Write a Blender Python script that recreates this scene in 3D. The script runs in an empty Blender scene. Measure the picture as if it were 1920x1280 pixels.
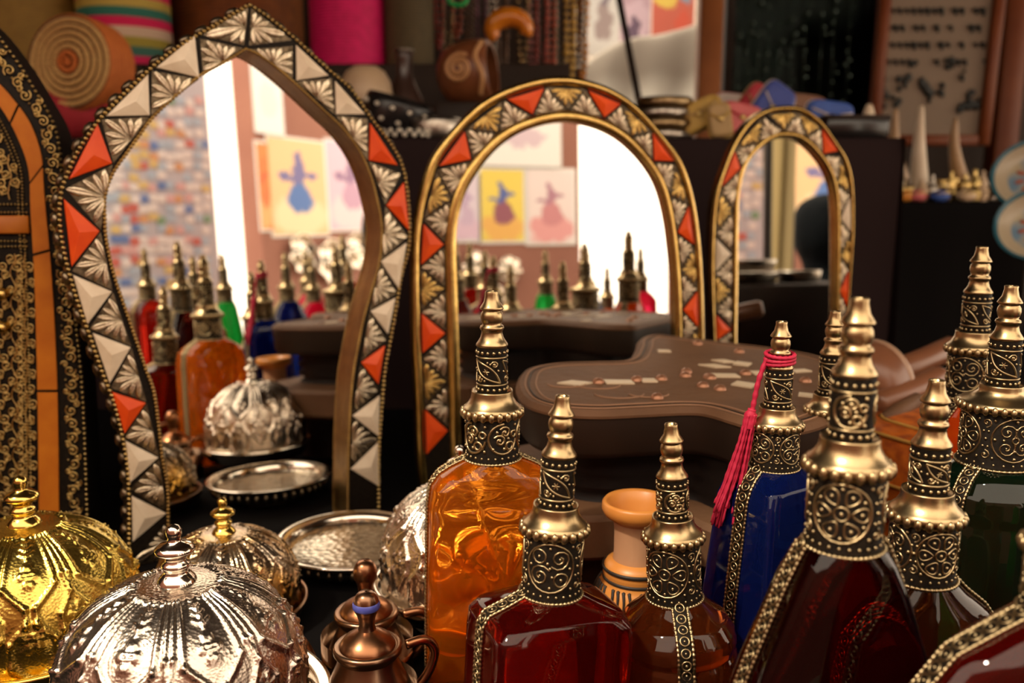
import bpy, math, random
import numpy as np
from mathutils import Matrix, Vector

random.seed(7)
RNG = np.random.default_rng(7)
PI = math.pi
SC = bpy.context.scene
COL = SC.collection

# ------------------------------------------------------------------ camera
CAM_H = 0.35
PITCH = math.radians(10.3)
FPX = 1700.0
cam_data = bpy.data.cameras.new('camera')
cam_data.sensor_fit = 'HORIZONTAL'
cam_data.sensor_width = 36.0
cam_data.lens = 36.0 * FPX / 1920.0
cam_data.clip_start = 0.02
cam_data.clip_end = 100
cam_data.dof.use_dof = True
cam_data.dof.focus_distance = 0.55
cam_data.dof.aperture_fstop = 6.2
cam = bpy.data.objects.new('camera', cam_data)
cam.location = (0, 0, CAM_H)
cam.rotation_euler = (PI / 2 - PITCH, 0, 0)
COL.objects.link(cam)
SC.camera = cam

# ------------------------------------------------------------------ world: bright hazy daylight
world = bpy.data.worlds.new('daylight')
SC.world = world
world.use_nodes = True
bgn = world.node_tree.nodes['Background']
bgn.inputs['Color'].default_value = (1.0, 0.82, 0.63, 1)
bgn.inputs['Strength'].default_value = 4.6

# low warm sun over the alley
sun_d = bpy.data.lights.new('sun', 'SUN')
sun_d.energy = 4.0
sun_d.angle = math.radians(3)
sun_d.color = (1.0, 0.88, 0.70)
sun = bpy.data.objects.new('sun', sun_d)
sun.rotation_euler = Vector((-0.55, -0.45, 1.0)).to_track_quat('Z', 'Y').to_euler()
COL.objects.link(sun)

SC.view_settings.view_transform = 'Standard'
SC.view_settings.look = 'None'
SC.view_settings.gamma = 1.0
SC.view_settings.use_curve_mapping = False
SC.view_settings.exposure = -0.45

# ------------------------------------------------------------------ projection helpers
CP, SP = math.cos(PITCH), math.sin(PITCH)
CAMP = np.array([0, 0, CAM_H])


def ray(px, py):
    u = (px - 960) / FPX
    v = (640 - py) / FPX
    return np.array([u, CP + v * SP, -SP + v * CP])


def at(px, py, Y):
    d = ray(px, py)
    return CAMP + d * (Y / d[1])


def at_z(px, py, z):
    d = ray(px, py)
    return CAMP + d * ((z - CAM_H) / d[2])


class Plane:
    """A tilted upright plane: yaw turns the face to the right, lean tips the top back."""
    def __init__(self, O, yaw, lean):
        a, b = math.radians(yaw), math.radians(lean)
        self.O = np.array(O, float)
        self.n = np.array([math.sin(a) * math.cos(b), -math.cos(a) * math.cos(b), math.sin(b)])
        self.e1 = np.array([math.cos(a), math.sin(a), 0.0])
        self.e2 = np.cross(self.n, self.e1)

    def hit(self, px, py, w=0.0):
        d = ray(px, py)
        t = ((self.O + self.n * w - CAMP) @ self.n) / (d @ self.n)
        return CAMP + d * t

    def uv(self, px, py):
        q = self.hit(px, py) - self.O
        return np.array([q @ self.e1, q @ self.e2])

    def matrix(self):
        m = Matrix.Identity(4)
        for i in range(3):
            m[i][0] = self.e1[i]; m[i][1] = self.e2[i]; m[i][2] = self.n[i]; m[i][3] = self.O[i]
        return m

    def mirror_ray(self, px, py, w=0.0):
        """where and in which direction the line of sight leaves the mirror"""
        p = self.hit(px, py, w)
        d = ray(px, py); d = d / np.linalg.norm(d)
        return p, d - 2 * (d @ self.n) * self.n


# ------------------------------------------------------------------ materials
MATS = {}


def mat(name, color=(.5, .5, .5), rough=.5, metal=0.0, noise=None, bump=None, spec=None, trans=0.0, coat=0.0, sub=0.0, emit=None):
    """noise = (scale, colour_b, amount) mottles the colour; bump = (kind, scale, strength, distance)"""
    if name in MATS:
        return MATS[name]
    m = bpy.data.materials.new(name); m.use_nodes = True
    nt = m.node_tree; N = nt.nodes; L = nt.links
    p = N['Principled BSDF']
    p.inputs['Base Color'].default_value = (*color, 1)
    p.inputs['Roughness'].default_value = rough
    p.inputs['Metallic'].default_value = metal
    if spec is not None:
        p.inputs['Specular IOR Level'].default_value = spec
    p.inputs['Transmission Weight'].default_value = trans
    p.inputs['Coat Weight'].default_value = coat
    if emit:
        p.inputs['Emission Color'].default_value = (*emit[0], 1); p.inputs['Emission Strength'].default_value = emit[1]
    if noise or bump:
        tc = N.new('ShaderNodeTexCoord')
    if noise:
        nz = N.new('ShaderNodeTexNoise'); nz.inputs['Scale'].default_value = noise[0]; nz.inputs['Detail'].default_value = 4
        L.new(tc.outputs['Object'], nz.inputs['Vector'])
        rp = N.new('ShaderNodeValToRGB')
        c = noise[2]
        rp.color_ramp.elements[0].position = max(0, .5 - c); rp.color_ramp.elements[1].position = min(1, .5 + c)
        rp.color_ramp.elements[0].color = (*color, 1); rp.color_ramp.elements[1].color = (*noise[1], 1)
        L.new(nz.outputs['Fac'], rp.inputs['Fac']); L.new(rp.outputs['Color'], p.inputs['Base Color'])
    if bump:
        if bump[0] == 'voronoi':
            b = N.new('ShaderNodeTexVoronoi'); out = 'Distance'
        elif bump[0] == 'wave':
            b = N.new('ShaderNodeTexWave'); out = 'Fac'; b.inputs['Distortion'].default_value = 2
        else:
            b = N.new('ShaderNodeTexNoise'); out = 'Fac'; b.inputs['Detail'].default_value = 3
        b.inputs['Scale'].default_value = bump[1]
        L.new(tc.outputs['Object'], b.inputs['Vector'])
        bn = N.new('ShaderNodeBump'); bn.inputs['Strength'].default_value = bump[2]; bn.inputs['Distance'].default_value = bump[3]
        L.new(b.outputs[out], bn.inputs['Height']); L.new(bn.outputs['Normal'], p.inputs['Normal'])
    MATS[name] = m
    return m


def glass(name, color, body, cloud=.3, rough=.02):
    """tinted glass filled with slightly cloudy scented liquid"""
    if name in MATS:
        return MATS[name]
    m = bpy.data.materials.new(name); m.use_nodes = True
    nt = m.node_tree; N = nt.nodes; L = nt.links
    p = N['Principled BSDF']
    p.inputs['Base Color'].default_value = (*color, 1)
    p.inputs['Roughness'].default_value = rough
    p.inputs['IOR'].default_value = 1.46
    p.inputs['Transmission Weight'].default_value = 1.0
    t = N.new('ShaderNodeBsdfTranslucent'); t.inputs['Color'].default_value = (*body, 1)
    d = N.new('ShaderNodeBsdfDiffuse'); d.inputs['Color'].default_value = (*body, 1)
    md = N.new('ShaderNodeMixShader'); md.inputs[0].default_value = .5
    L.new(t.outputs[0], md.inputs[1]); L.new(d.outputs[0], md.inputs[2])
    mx = N.new('ShaderNodeMixShader'); mx.inputs[0].default_value = cloud
    L.new(p.outputs[0], mx.inputs[1]); L.new(md.outputs[0], mx.inputs[2])
    L.new(mx.outputs[0], N['Material Output'].inputs['Surface'])
    MATS[name] = m
    return m


def stripes(name, stops, axis=2, rough=.7, bump=None, metal=0.0):
    """bands of dyed colour along one object axis: stops = [(position in metres, colour)], constant steps"""
    m = bpy.data.materials.new(name); m.use_nodes = True
    nt = m.node_tree; N = nt.nodes; L = nt.links
    p = N['Principled BSDF']; p.inputs['Roughness'].default_value = rough; p.inputs['Metallic'].default_value = metal
    tc = N.new('ShaderNodeTexCoord'); sx = N.new('ShaderNodeSeparateXYZ'); L.new(tc.outputs['Object'], sx.inputs[0])
    lo, hi = stops[0][0], stops[-1][0] + 1e-4
    mr = N.new('ShaderNodeMapRange'); mr.inputs['From Min'].default_value = lo; mr.inputs['From Max'].default_value = hi
    L.new(sx.outputs[axis], mr.inputs['Value'])
    rp = N.new('ShaderNodeValToRGB'); rp.color_ramp.interpolation = 'CONSTANT'
    el = rp.color_ramp.elements
    while len(el) < len(stops):
        el.new(.5)
    for e, (z, c) in zip(el, stops):
        e.position = (z - lo) / (hi - lo); e.color = (*c, 1)
    L.new(mr.outputs[0], rp.inputs['Fac']); L.new(rp.outputs['Color'], p.inputs['Base Color'])
    MATS[name] = m
    return m


BRASS = mat('aged_brass', (.50, .37, .20), .30, 1.0, noise=(90, (.34, .24, .12), .22), bump=('noise', 160, .08, .001))
BRASS_RELIEF = mat('raised_brass', (.46, .35, .19), .33, 1.0)
OXIDE = mat('blackened_metal', (.0045, .003, .002), .55, .0, noise=(300, (.014, .009, .005), .2), spec=.12)
SILVER_LEAF = mat('pale_beaten_metal', (.62, .53, .40), .27, 1.0, noise=(120, (.42, .33, .22), .25), bump=('noise', 420, .35, .001))
GOLD_LEAF = mat('yellow_beaten_metal', (.66, .46, .16), .27, 1.0, noise=(120, (.42, .27, .08), .25), bump=('noise', 420, .35, .001))
GOLD_RIM = mat('gilt_rim', (.66, .45, .15), .26, 1.0, noise=(60, (.46, .28, .08), .25), bump=('noise', 90, .12, .002))
GOLD_DARK = mat('dull_gilt', (.36, .22, .07), .36, 1.0, noise=(60, (.2, .11, .035), .25), bump=('noise', 120, .2, .002))
GOLD_BEAD = mat('gilt_bead', (.55, .38, .14), .3, 1.0)
DARK_SIDE = mat('tarnished_side', (.34, .27, .18), .34, 1.0, noise=(70, (.07, .05, .03), .2), bump=('noise', 130, .4, .003))
BONE = mat('bone_inlay', (.72, .60, .45), .42, 0, noise=(60, (.60, .47, .33), .2), bump=('noise', 60, .05, .002))
ORANGE_BONE = mat('orange_dyed_bone', (.74, .085, .006), .42, 0, noise=(45, (.60, .045, .004), .25), spec=.3)
AMBER_BONE = mat('amber_dyed_bone', (.52, .165, .012), .4, 0, noise=(40, (.38, .095, .007), .25), spec=.3)
MIRROR = mat('silvered_glass', (.93, .93, .90), .012, 1.0)
SILVER = mat('embossed_silver', (.60, .51, .42), .25, 1.0, bump=('voronoi', 520, .34, .0006))
SILVER_SMOOTH = mat('polished_silver', (.80, .72, .62), .12, 1.0)
GOLD = mat('embossed_gold', (.62, .44, .10), .25, 1.0, bump=('voronoi', 520, .34, .0006))
GOLD_SMOOTH = mat('polished_gold', (.74, .52, .13), .16, 1.0)
COPPERED = mat('parcel_gilt_copper', (.50, .40, .30), .24, 1.0, noise=(22, (.55, .30, .06), .12), bump=('voronoi', 560, .3, .0007))
PEWTER = mat('warm_pewter', (.30, .20, .13), .28, 1.0, noise=(40, (.22, .10, .05), .2))
COPPER = mat('dark_copper', (.34, .14, .06), .28, 1.0, noise=(30, (.22, .11, .06), .2))
BLUE_BAND = mat('blue_enamel', (.07, .08, .34), .25)
WOOD_GREY = mat('weathered_brown_wood', (.105, .050, .024), .62, 0, spec=.25, noise=(18, (.17, .085, .043), .3), bump=('noise', 140, .35, .002))
WOOD_DARK = mat('dark_wood', (.016, .009, .006), .55, 0, noise=(14, (.03, .016, .01), .3), spec=.25)
WOOD_RED = mat('red_brown_wood', (.13, .028, .007), .45, 0, noise=(9, (.19, .05, .012), .3), spec=.2)
WOOD_POST = mat('orange_brown_wood', (.36, .12, .03), .5, 0, noise=(9, (.25, .08, .02), .3), spec=.2)
LEATHER = mat('black_leather', (.010, .006, .005), .6, 0, spec=.2, bump=('noise', 60, .3, .003))
BLACK_CLOTH = mat('black_cloth', (.006, .005, .005), .9, spec=.05)
BROWN_CLOTH = mat('brown_cloth', (.022, .013, .013), .9, 0, bump=('noise', 400, .2, .001), spec=.05)
CLAY = mat('orange_clay', (.62, .25, .05), .38, 0, noise=(25, (.50, .18, .035), .25))
CLAY_RAW = mat('raw_clay', (.50, .27, .14), .7, 0, noise=(40, (.4, .2, .1), .25))
INK = mat('black_paint', (.02, .014, .01), .5)
TASSEL = mat('crimson_thread', (.44, .005, .04), .65)
STRAW = mat('straw', (.62, .38, .13), .75, 0, noise=(120, (.46, .24, .08), .25))
STRAW_ORANGE = mat('orange_straw', (.62, .17, .03), .75, 0, noise=(120, (.5, .12, .02), .25))


# ------------------------------------------------------------------ mesh building
class MB:
    def __init__(self):
        self.v = []; self.f = []; self.n = 0

    def add(self, verts, faces):
        verts = np.asarray(verts, float).reshape(-1, 3)
        o = self.n
        self.v.append(verts); self.n += len(verts)
        self.f.extend([tuple(int(i) + o for i in f) for f in faces])
        return self

    def grid(self, P, close_u=False, close_v=False):
        """P[i, j] points -> quads"""
        P = np.asarray(P, float); a, b = P.shape[:2]
        ii = range(a if close_u else a - 1); jj = range(b if close_v else b - 1)
        F = [(i * b + j, i * b + (j + 1) % b, ((i + 1) % a) * b + (j + 1) % b, ((i + 1) % a) * b + j) for i in ii for j in jj]
        return self.add(P.reshape(-1, 3), F)

    def lathe(self, prof, seg=40, c=(0, 0, 0), th0=0.0, sweep=2 * PI):
        """prof = [(radius, z)] from top to bottom, outside faces out"""
        full = abs(sweep - 2 * PI) < 1e-6
        th = th0 + np.arange(seg if full else seg + 1) * sweep / seg
        pr = np.asarray(prof, float)
        P = np.stack([c[0] + pr[:, None, 0] * np.cos(th), c[1] + pr[:, None, 0] * np.sin(th), np.broadcast_to(c[2] + pr[:, None, 1], (len(pr), len(th)))], -1)
        return self.grid(P[::-1], close_v=full)

    def tube(self, path, r, seg=6, closed=False, normals=None, caps=True):
        p = np.asarray(path, float); k = len(p)
        r = np.broadcast_to(np.asarray(r, float), (k,))
        if closed:
            t = np.roll(p, -1, 0) - np.roll(p, 1, 0)
        else:
            t = np.gradient(p, axis=0)
        t = t / (np.linalg.norm(t, axis=1, keepdims=True) + 1e-12)
        if normals is None:
            up = np.array([0, 0, 1.0])
            if abs(t[0] @ up) > .9:
                up = np.array([1.0, 0, 0])
            nn = np.zeros_like(p); cur = up - t[0] * (up @ t[0]); cur /= np.linalg.norm(cur)
            for i in range(k):
                cur = cur - t[i] * (cur @ t[i]); cur /= (np.linalg.norm(cur) + 1e-12); nn[i] = cur
        else:
            nn = np.broadcast_to(np.asarray(normals, float), p.shape)
            nn = nn - t * np.sum(nn * t, 1, keepdims=True); nn = nn / (np.linalg.norm(nn, axis=1, keepdims=True) + 1e-12)
        bb = np.cross(t, nn)
        a = np.arange(seg) * 2 * PI / seg
        P = p[:, None] + r[:, None, None] * (nn[:, None] * np.cos(a)[None, :, None] + bb[:, None] * np.sin(a)[None, :, None])
        self.grid(P, close_u=closed, close_v=True)
        if caps and not closed:
            o = self.n - k * seg
            self.f.append(tuple(o + j for j in reversed(range(seg)))); self.f.append(tuple(o + (k - 1) * seg + j for j in range(seg)))
        return self

    def ball(self, c, r, seg=8, rings=5, axes=None):
        """ellipsoid: r scalar or 3, axes 3x3 rows"""
        r = np.broadcast_to(np.asarray(r, float), (3,))
        th = np.arange(seg) * 2 * PI / seg
        ph = np.linspace(0.0, PI, rings + 1)
        ph[0] = .04; ph[-1] = PI - .04
        q = np.stack([np.sin(ph)[:, None] * np.cos(th), np.sin(ph)[:, None] * np.sin(th), np.broadcast_to(np.cos(ph)[:, None], (rings + 1, seg))], -1) * r
        if axes is not None:
            q = q @ np.asarray(axes, float)
        return self.grid((q + np.asarray(c, float))[::-1], close_v=True)

    def box(self, lo, hi, bevel=0.0):
        (x0, y0, z0), (x1, y1, z1) = lo, hi
        if bevel <= 0:
            v = [(x0, y0, z0), (x1, y0, z0), (x1, y1, z0), (x0, y1, z0), (x0, y0, z1), (x1, y0, z1), (x1, y1, z1), (x0, y1, z1)]
            return self.add(v, [(0, 3, 2, 1), (4, 5, 6, 7), (0, 1, 5, 4), (1, 2, 6, 5), (2, 3, 7, 6), (3, 0, 4, 7)])
        b = bevel
        rings = [(z0, b), (z0 + b, 0), (z1 - b, 0), (z1, b)]
        P = []
        for z, d in rings:
            P.append([(x0 + b, y0 + d, z), (x1 - b, y0 + d, z), (x1 - d, y0 + b, z), (x1 - d, y1 - b, z), (x1 - b, y1 - d, z), (x0 + b, y1 - d, z), (x0 + d, y1 - b, z), (x0 + d, y0 + b, z)])
        self.grid(np.array(P), close_v=True)
        o = self.n - 32
        self.f.append(tuple(o + i for i in reversed(range(8)))); self.f.append(tuple(o + 24 + i for i in range(8)))
        return self

    def prism(self, poly, w0, w1):
        """outline in local x, y (counter-clockwise), thickness w0..w1 along z"""
        p = np.asarray(poly, float); k = len(p)
        v = np.concatenate([np.c_[p, np.full(k, w0)], np.c_[p, np.full(k, w1)]])
        F = [(i, (i + 1) % k, k + (i + 1) % k, k + i) for i in range(k)]
        F += [tuple(reversed(range(k))), tuple(range(k, 2 * k))]
        return self.add(v, F)

    def build(self, name, material, parent=None, smooth=True, kind=None, label=None, matrix=None):
        me = bpy.data.meshes.new(name)
        V = np.concatenate(self.v) if self.v else np.zeros((0, 3))
        me.from_pydata(V.tolist(), [], self.f)
        me.materials.append(material)
        if smooth:
            me.shade_smooth()
        me.update()
        o = bpy.data.objects.new(name, me)
        COL.objects.link(o)
        if parent is not None:
            o.parent = parent
        if kind:
            o['kind'] = kind
        if label:
            o['label'] = label
        if matrix is not None:
            o.matrix_basis = matrix
        return o


def smooth_angle(o, deg=35):
    """flat facets stay crisp, curves stay smooth"""
    me = o.data
    me.set_sharp_from_angle(angle=math.radians(deg))
    return o


def thing(name, label, cat, loc=(0, 0, 0), rotz=0.0, group=None, matrix=None):
    o = bpy.data.objects.new(name, None)
    o.empty_display_size = .02
    COL.objects.link(o)
    if matrix is not None:
        o.matrix_basis = matrix
    else:
        o.location = Vector([float(x) for x in loc]); o.rotation_euler = (0, 0, rotz)
    return tag(o, label, cat, group)


def tag(o, label, cat, group=None):
    o['label'] = label; o['category'] = cat
    if group:
        o['group'] = group
    return o


def struct(o):
    o['kind'] = 'structure'
    return o


def place(o, loc, rotz=0.0):
    o.location = Vector([float(x) for x in loc]); o.rotation_euler = (0, 0, rotz)
    return o


def catmull(pts, per=6, closed=False):
    p = np.asarray(pts, float); k = len(p); out = []
    for i in range(k if closed else k - 1):
        if closed:
            a, b, c, d = p[(i - 1) % k], p[i], p[(i + 1) % k], p[(i + 2) % k]
        else:
            a, b, c, d = p[max(i - 1, 0)], p[i], p[i + 1], p[min(i + 2, k - 1)]
        for s in range(per):
            t = s / per
            out.append(.5 * ((2 * b) + (-a + c) * t + (2 * a - 5 * b + 4 * c - d) * t * t + (-a + 3 * b - 3 * c + d) * t ** 3))
    if not closed:
        out.append(p[-1])
    return np.array(out)


def resample(p, step=None, n=None):
    p = np.asarray(p, float)
    s = np.r_[0, np.cumsum(np.linalg.norm(np.diff(p, axis=0), axis=1))]
    if n is None:
        n = max(2, int(round(s[-1] / step)) + 1)
    q = np.linspace(0, s[-1], n)
    return np.stack([np.interp(q, s, p[:, i]) for i in range(p.shape[1])], -1)


def rope_radius(path, r, pitch):
    s = np.r_[0, np.cumsum(np.linalg.norm(np.diff(path, axis=0), axis=1))]
    return r * (1 + .28 * np.sin(2 * PI * s / pitch))

# ================================================================== THE SETTING
GROUND = mat('alley_paving', (.30, .23, .17), .8, 0, noise=(3, (.22, .17, .12), .3))
PLASTER = mat('pink_plaster', (.34, .15, .105), .85, 0, noise=(4, (.27, .11, .08), .3))
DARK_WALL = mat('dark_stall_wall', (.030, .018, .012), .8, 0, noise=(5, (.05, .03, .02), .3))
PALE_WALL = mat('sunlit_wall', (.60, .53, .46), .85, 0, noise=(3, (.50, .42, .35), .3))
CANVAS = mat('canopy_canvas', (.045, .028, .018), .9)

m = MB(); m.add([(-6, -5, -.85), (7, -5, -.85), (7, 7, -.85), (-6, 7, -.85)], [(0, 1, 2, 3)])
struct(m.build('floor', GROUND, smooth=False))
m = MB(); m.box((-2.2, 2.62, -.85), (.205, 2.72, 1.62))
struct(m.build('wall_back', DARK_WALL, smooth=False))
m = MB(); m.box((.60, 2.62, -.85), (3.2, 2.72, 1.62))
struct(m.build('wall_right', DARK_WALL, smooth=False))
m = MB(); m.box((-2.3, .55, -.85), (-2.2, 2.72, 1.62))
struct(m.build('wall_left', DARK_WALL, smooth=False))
# unseen sagging canvas roof, shaped to keep the back of the stall dark
P = np.zeros((9, 13, 3))
for i, y in enumerate(np.linspace(.06, 2.75, 9)):
    for j, x in enumerate(np.linspace(-2.3, 3.2, 13)):
        P[i, j] = (x, y, 1.42 + .10 * (y - .06) / 2 - .05 * math.sin(PI * i / 8) * math.sin(PI * (j % 4) / 4))
m = MB(); m.grid(P)
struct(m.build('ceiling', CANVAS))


m = MB(); m.box((-1.0, 2.76, 1.75), (3.2, 3.15, 1.79)); struct(m.build('ceiling_lane', CANVAS, smooth=False))  # unseen awning added to dim the lane behind


def cloth_front(x0, x1, y, z0, z1, amp, waves, seed, top_depth):
    """cloth lying over a table edge and hanging down in soft folds"""
    r = np.random.default_rng(seed)
    ph = r.uniform(0, 6.28, 5); fr = r.uniform(.6, 1.6, 5) * waves
    X = np.linspace(x0, x1, 90)
    rows = []
    for k, s in enumerate(np.linspace(0, 1, 5)):
        rows.append(np.stack([X, np.full_like(X, y + top_depth * (1 - s)), np.full_like(X, z1)], -1))
    rows.append(np.stack([X, np.full_like(X, y - .006), np.full_like(X, z1 - .004)], -1))
    for s in np.linspace(.03, 1, 14):
        d = amp * min(1, s * 2.2) * sum(np.sin(fr[i] * (X - x0) * 6.28 / (x1 - x0) + ph[i] + .5 * s) for i in range(5)) / 2.5
        rows.append(np.stack([X, y - .012 - np.abs(amp) * s - d, np.full_like(X, z1 + (z0 - z1) * s)], -1))
    m = MB(); m.grid(np.array(rows)[::-1])
    return m


# front table carrying the mirrors and bottles
tb = thing('market_table', 'long market table under black cloth carrying mirrors, domes and bottles', 'table', (0, 0, 0))
m = MB(); m.box((-1.25, .12, -.035), (1.15, 1.34, -.004), .003); m.build('tabletop', WOOD_DARK, tb)
for sx in (-1.15, 1.05):
    for sy in (.2, 1.26):
        m = MB(); m.box((sx - .03, sy - .03, -.85), (sx + .03, sy + .03, -.035), .004); m.build('leg', WOOD_DARK, tb)
m = cloth_front(-1.27, 1.17, .115, -.5, 0.0, .012, 9, 3, 1.235)
tag(m.build('table_cloth', BLACK_CLOTH), 'black cloth spread over the front table beneath the bottles', 'cloth')

SHZ = CAM_H + .058      # top of the raised display behind the mirrors
sh = thing('display_table', 'raised display table behind the mirrors covered by dark brown cloth', 'table', (0, 0, 0))
m = MB(); m.box((-1.6, 1.42, SHZ - .04), (.585, 1.92, SHZ - .004), .003); m.build('tabletop', WOOD_DARK, sh)
for sx in (-1.5, .5):
    for sy in (1.5, 1.85):
        m = MB(); m.box((sx - .03, sy - .03, -.85), (sx + .03, sy + .03, SHZ - .04), .004); m.build('leg', WOOD_DARK, sh)
m = cloth_front(-1.62, .592, 1.415, -.6, SHZ, .013, 7, 11, .51)
# the right end of the cloth hangs down too
cl = tag(m.build('table_cloth', BROWN_CLOTH), 'dark brown cloth hanging over the raised display behind the mirrors', 'cloth')
rows = []
for s in np.linspace(0, 1, 12):
    Y = np.linspace(1.40, 1.93, 26)
    d = .012 * min(1, s * 2) * (np.sin(Y * 42 + s) + .5 * np.sin(Y * 71))
    rows.append(np.stack([.594 + .02 * s + d, Y, np.full_like(Y, SHZ - 1.0 * s)], -1))
m = MB(); m.grid(np.array(rows)); m.build('hanging_end', BROWN_CLOTH, cl)
# a low dark step on that display for the baskets at the back
m = MB(); m.box((-1.6, 1.93, -.85), (.12, 2.5, SHZ + .17), .004)
tag(m.build('rear_step', WOOD_DARK), 'dark wooden step at the back carrying the tall baskets', 'shelf')

RTZ = CAM_H - .045     # right-hand trinket table
rt = thing('trinket_table', 'black draped table of trinkets and horns at the right', 'table', (0, 0, 0))
m = MB(); m.box((.66, 1.66, RTZ - .035), (2.3, 2.45, RTZ - .004), .003); m.build('tabletop', WOOD_DARK, rt)
for sx in (.72, 2.2):
    m = MB(); m.box((sx - .03, 1.75, -.85), (sx + .03, 1.81, RTZ - .035), .004); m.build('leg', WOOD_DARK, rt)
m = cloth_front(.64, 2.32, 1.655, -.7, RTZ, .022, 8, 5, .80)
tag(m.build('table_cloth', BLACK_CLOTH), 'black cloth hanging in folds from the trinket table', 'cloth')

# ================================================================== THE MIRRORS
M1_O = at_z(238, 1065, 0.0)
PL1 = Plane(M1_O, 32.7, 2.3)
PL2 = Plane(at_z(790, 935, 0.0), 11.5, 2.5)
PL3 = Plane(at(1334, 631, 1.15), 12, 2.5)


PLATE = mat('tarnished_plate', (.20, .155, .10), .42, 1.0, noise=(200, (.05, .035, .02), .2))


def leaf_mesh(mb, root, tip, half, h, w0):
    """one raised leaf filling its sector of the fan: pinched mid-rib, pointed tip; half = half angle of the sector"""
    root = np.asarray(root, float); tip = np.asarray(tip, float)
    d = tip - root; L = np.linalg.norm(d); d = d / (L + 1e-9); nrm = np.array([-d[1], d[0]])
    P = []
    for t, ww, hh_ in ((.05, .6, .35), (.20, .98, .85), (.42, 1.0, 1.0), (.66, 1.0, 1.0), (.82, .80, .9), (.93, .48, .65), (.995, .05, .1)):
        wd = math.tan(half) * L * (t if t < .66 else .66) * ww
        c = root + d * L * t
        P.append([(*(c + nrm * wd * k), w0 + h * hh_ * q + .0002) for k, q in ((-1, 0), (-.62, .9), (-.12, .45), (.12, .45), (.62, .9), (1, 0))])
    mb.grid(np.array(P)[:, ::-1])


def fan(parent, o, p1, p2, leaf_mat, h=.0024, w0=.0006, n=7):
    """beaten triangular plate with a fan of leaves opening from its base p1-p2 towards the corner o"""
    o, p1, p2 = (np.asarray(q, float) for q in (o, p1, p2))
    c = (o + p1 + p2) / 3
    tri = [q + (c - q) * .03 for q in (o, p1, p2)]
    a = (tri[1] - tri[0]); b = (tri[2] - tri[0])
    if a[0] * b[1] - a[1] * b[0] < 0:
        tri = [tri[0], tri[2], tri[1]]
    m = MB(); m.prism(tri, 0, w0)
    plate = m.build('relief_plate', PLATE, parent, smooth=False)
    base = p1 * .5 + p2 * .5
    root = base + (o - base) * .04
    O_, A_, B_ = (q + (c - q) * .025 for q in (o, p1, p2))
    edge = np.concatenate([resample(np.array([A_, O_]), n=40), resample(np.array([O_, B_]), n=40)[1:]])
    v = edge - root
    ang = np.unwrap(np.arctan2(v[:, 1], v[:, 0]))
    cuts = np.linspace(ang[0], ang[-1], n + 1)
    half = abs(cuts[1] - cuts[0]) / 2
    for k in range(n):
        am = (cuts[k] + cuts[k + 1]) / 2
        seq = np.argmin(np.abs(ang - am))
        m = MB(); leaf_mesh(m, root, root + v[seq] * 1.0, min(half * .93, .6), h, w0)
        m.build('leaf', leaf_mat, plate)


def inlay(parent, tri, material, h=.0055, w0=.0004):
    """faceted triangular stud, a low pyramid with its edges set in the frame"""
    t = [np.asarray(q, float) for q in tri]
    a, b = t[1] - t[0], t[2] - t[0]
    if a[0] * b[1] - a[1] * b[0] < 0:
        t = [t[0], t[2], t[1]]
    c = sum(t) / 3
    t = [q + (c - q) * .05 for q in t]
    v = [(*q, w0) for q in t] + [(*(q + (c - q) * .04), w0 + .0016) for q in t] + [(*c, w0 + h)]
    m = MB(); m.add(v, [(0, 1, 4, 3), (1, 2, 5, 4), (2, 0, 3, 5), (3, 4, 6), (4, 5, 6), (5, 3, 6)])
    return m.build('inlay_tile', material, parent, smooth=False)


def strip(A, wa, B, wb):
    """quad strip between two polylines in the plane at heights wa, wb"""
    A = np.c_[A, np.full(len(A), wa)]; B = np.c_[B, np.full(len(B), wb)]
    return np.stack([A, B], 1)


def beads_along(mb, path, r, step, w, elong=1.0):
    q = resample(path, step=step)
    t = np.gradient(q, axis=0); t /= np.linalg.norm(t, axis=1, keepdims=True)
    for c, d in zip(q, t):
        mb.ball((c[0], c[1], w), (r * elong, r, r), 6, 4, axes=[[d[0], d[1], 0], [-d[1], d[0], 0], [0, 0, 1]])


def offset_poly(p, d):
    t = np.gradient(p, axis=0); t /= np.linalg.norm(t, axis=1, keepdims=True)
    return p + np.stack([-t[:, 1], t[:, 0]], -1) * d


# ---- keyhole mirror ------------------------------------------------
L_PAIR = [((238, 1065), (320, 1050)), ((238, 1001), (317, 984)), ((238, 934), (316, 917)), ((235, 870), (306, 860)), ((222, 800), (299, 800)), ((208, 749), (290, 735)),
          ((188, 699), (275, 692)), ((165, 632), (255, 632)), ((144, 574), (235, 574)), ((124, 507), (215, 514)), ((112, 450), (201, 450)), ((107, 403), (198, 405)),
          ((111, 356), (199, 365)), ((124, 322), (213, 325)), ((144, 279), (237, 290)), ((181, 225), (262, 255)), ((215, 188), (290, 218)), ((282, 124), (345, 168)),
          ((329, 87), (380, 140)), ((413, 37), (435, 110)), ((467, 5), (460, 94))]
R_PAIR = [((467, 5), (460, 94)), ((497, 24), (490, 108)), ((551, 67), (543, 150)), ((621, 131), (605, 208)), ((660, 165), (642, 243)), ((694, 215), (673, 285)), ((731, 262), (694, 333)),
          ((754, 302), (706, 380)), ((764, 346), (712, 410)), ((769, 403), (714, 440)), ((768, 464), (710, 487)), ((754, 517), (698, 533)), ((744, 581), (681, 592)),
          ((734, 638), (669, 650)), ((724, 692), (660, 702)), ((719, 749), (655, 757)), ((714, 816), (652, 820)), ((712, 860), (651, 865)), ((712, 945), (650, 945)), ((712, 1000), (650, 1000))]
uv1 = lambda p: PL1.uv(*p)
Lo = catmull([uv1(a) for a, b in L_PAIR], 4); Li = catmull([uv1(b) for a, b in L_PAIR], 4)
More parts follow.
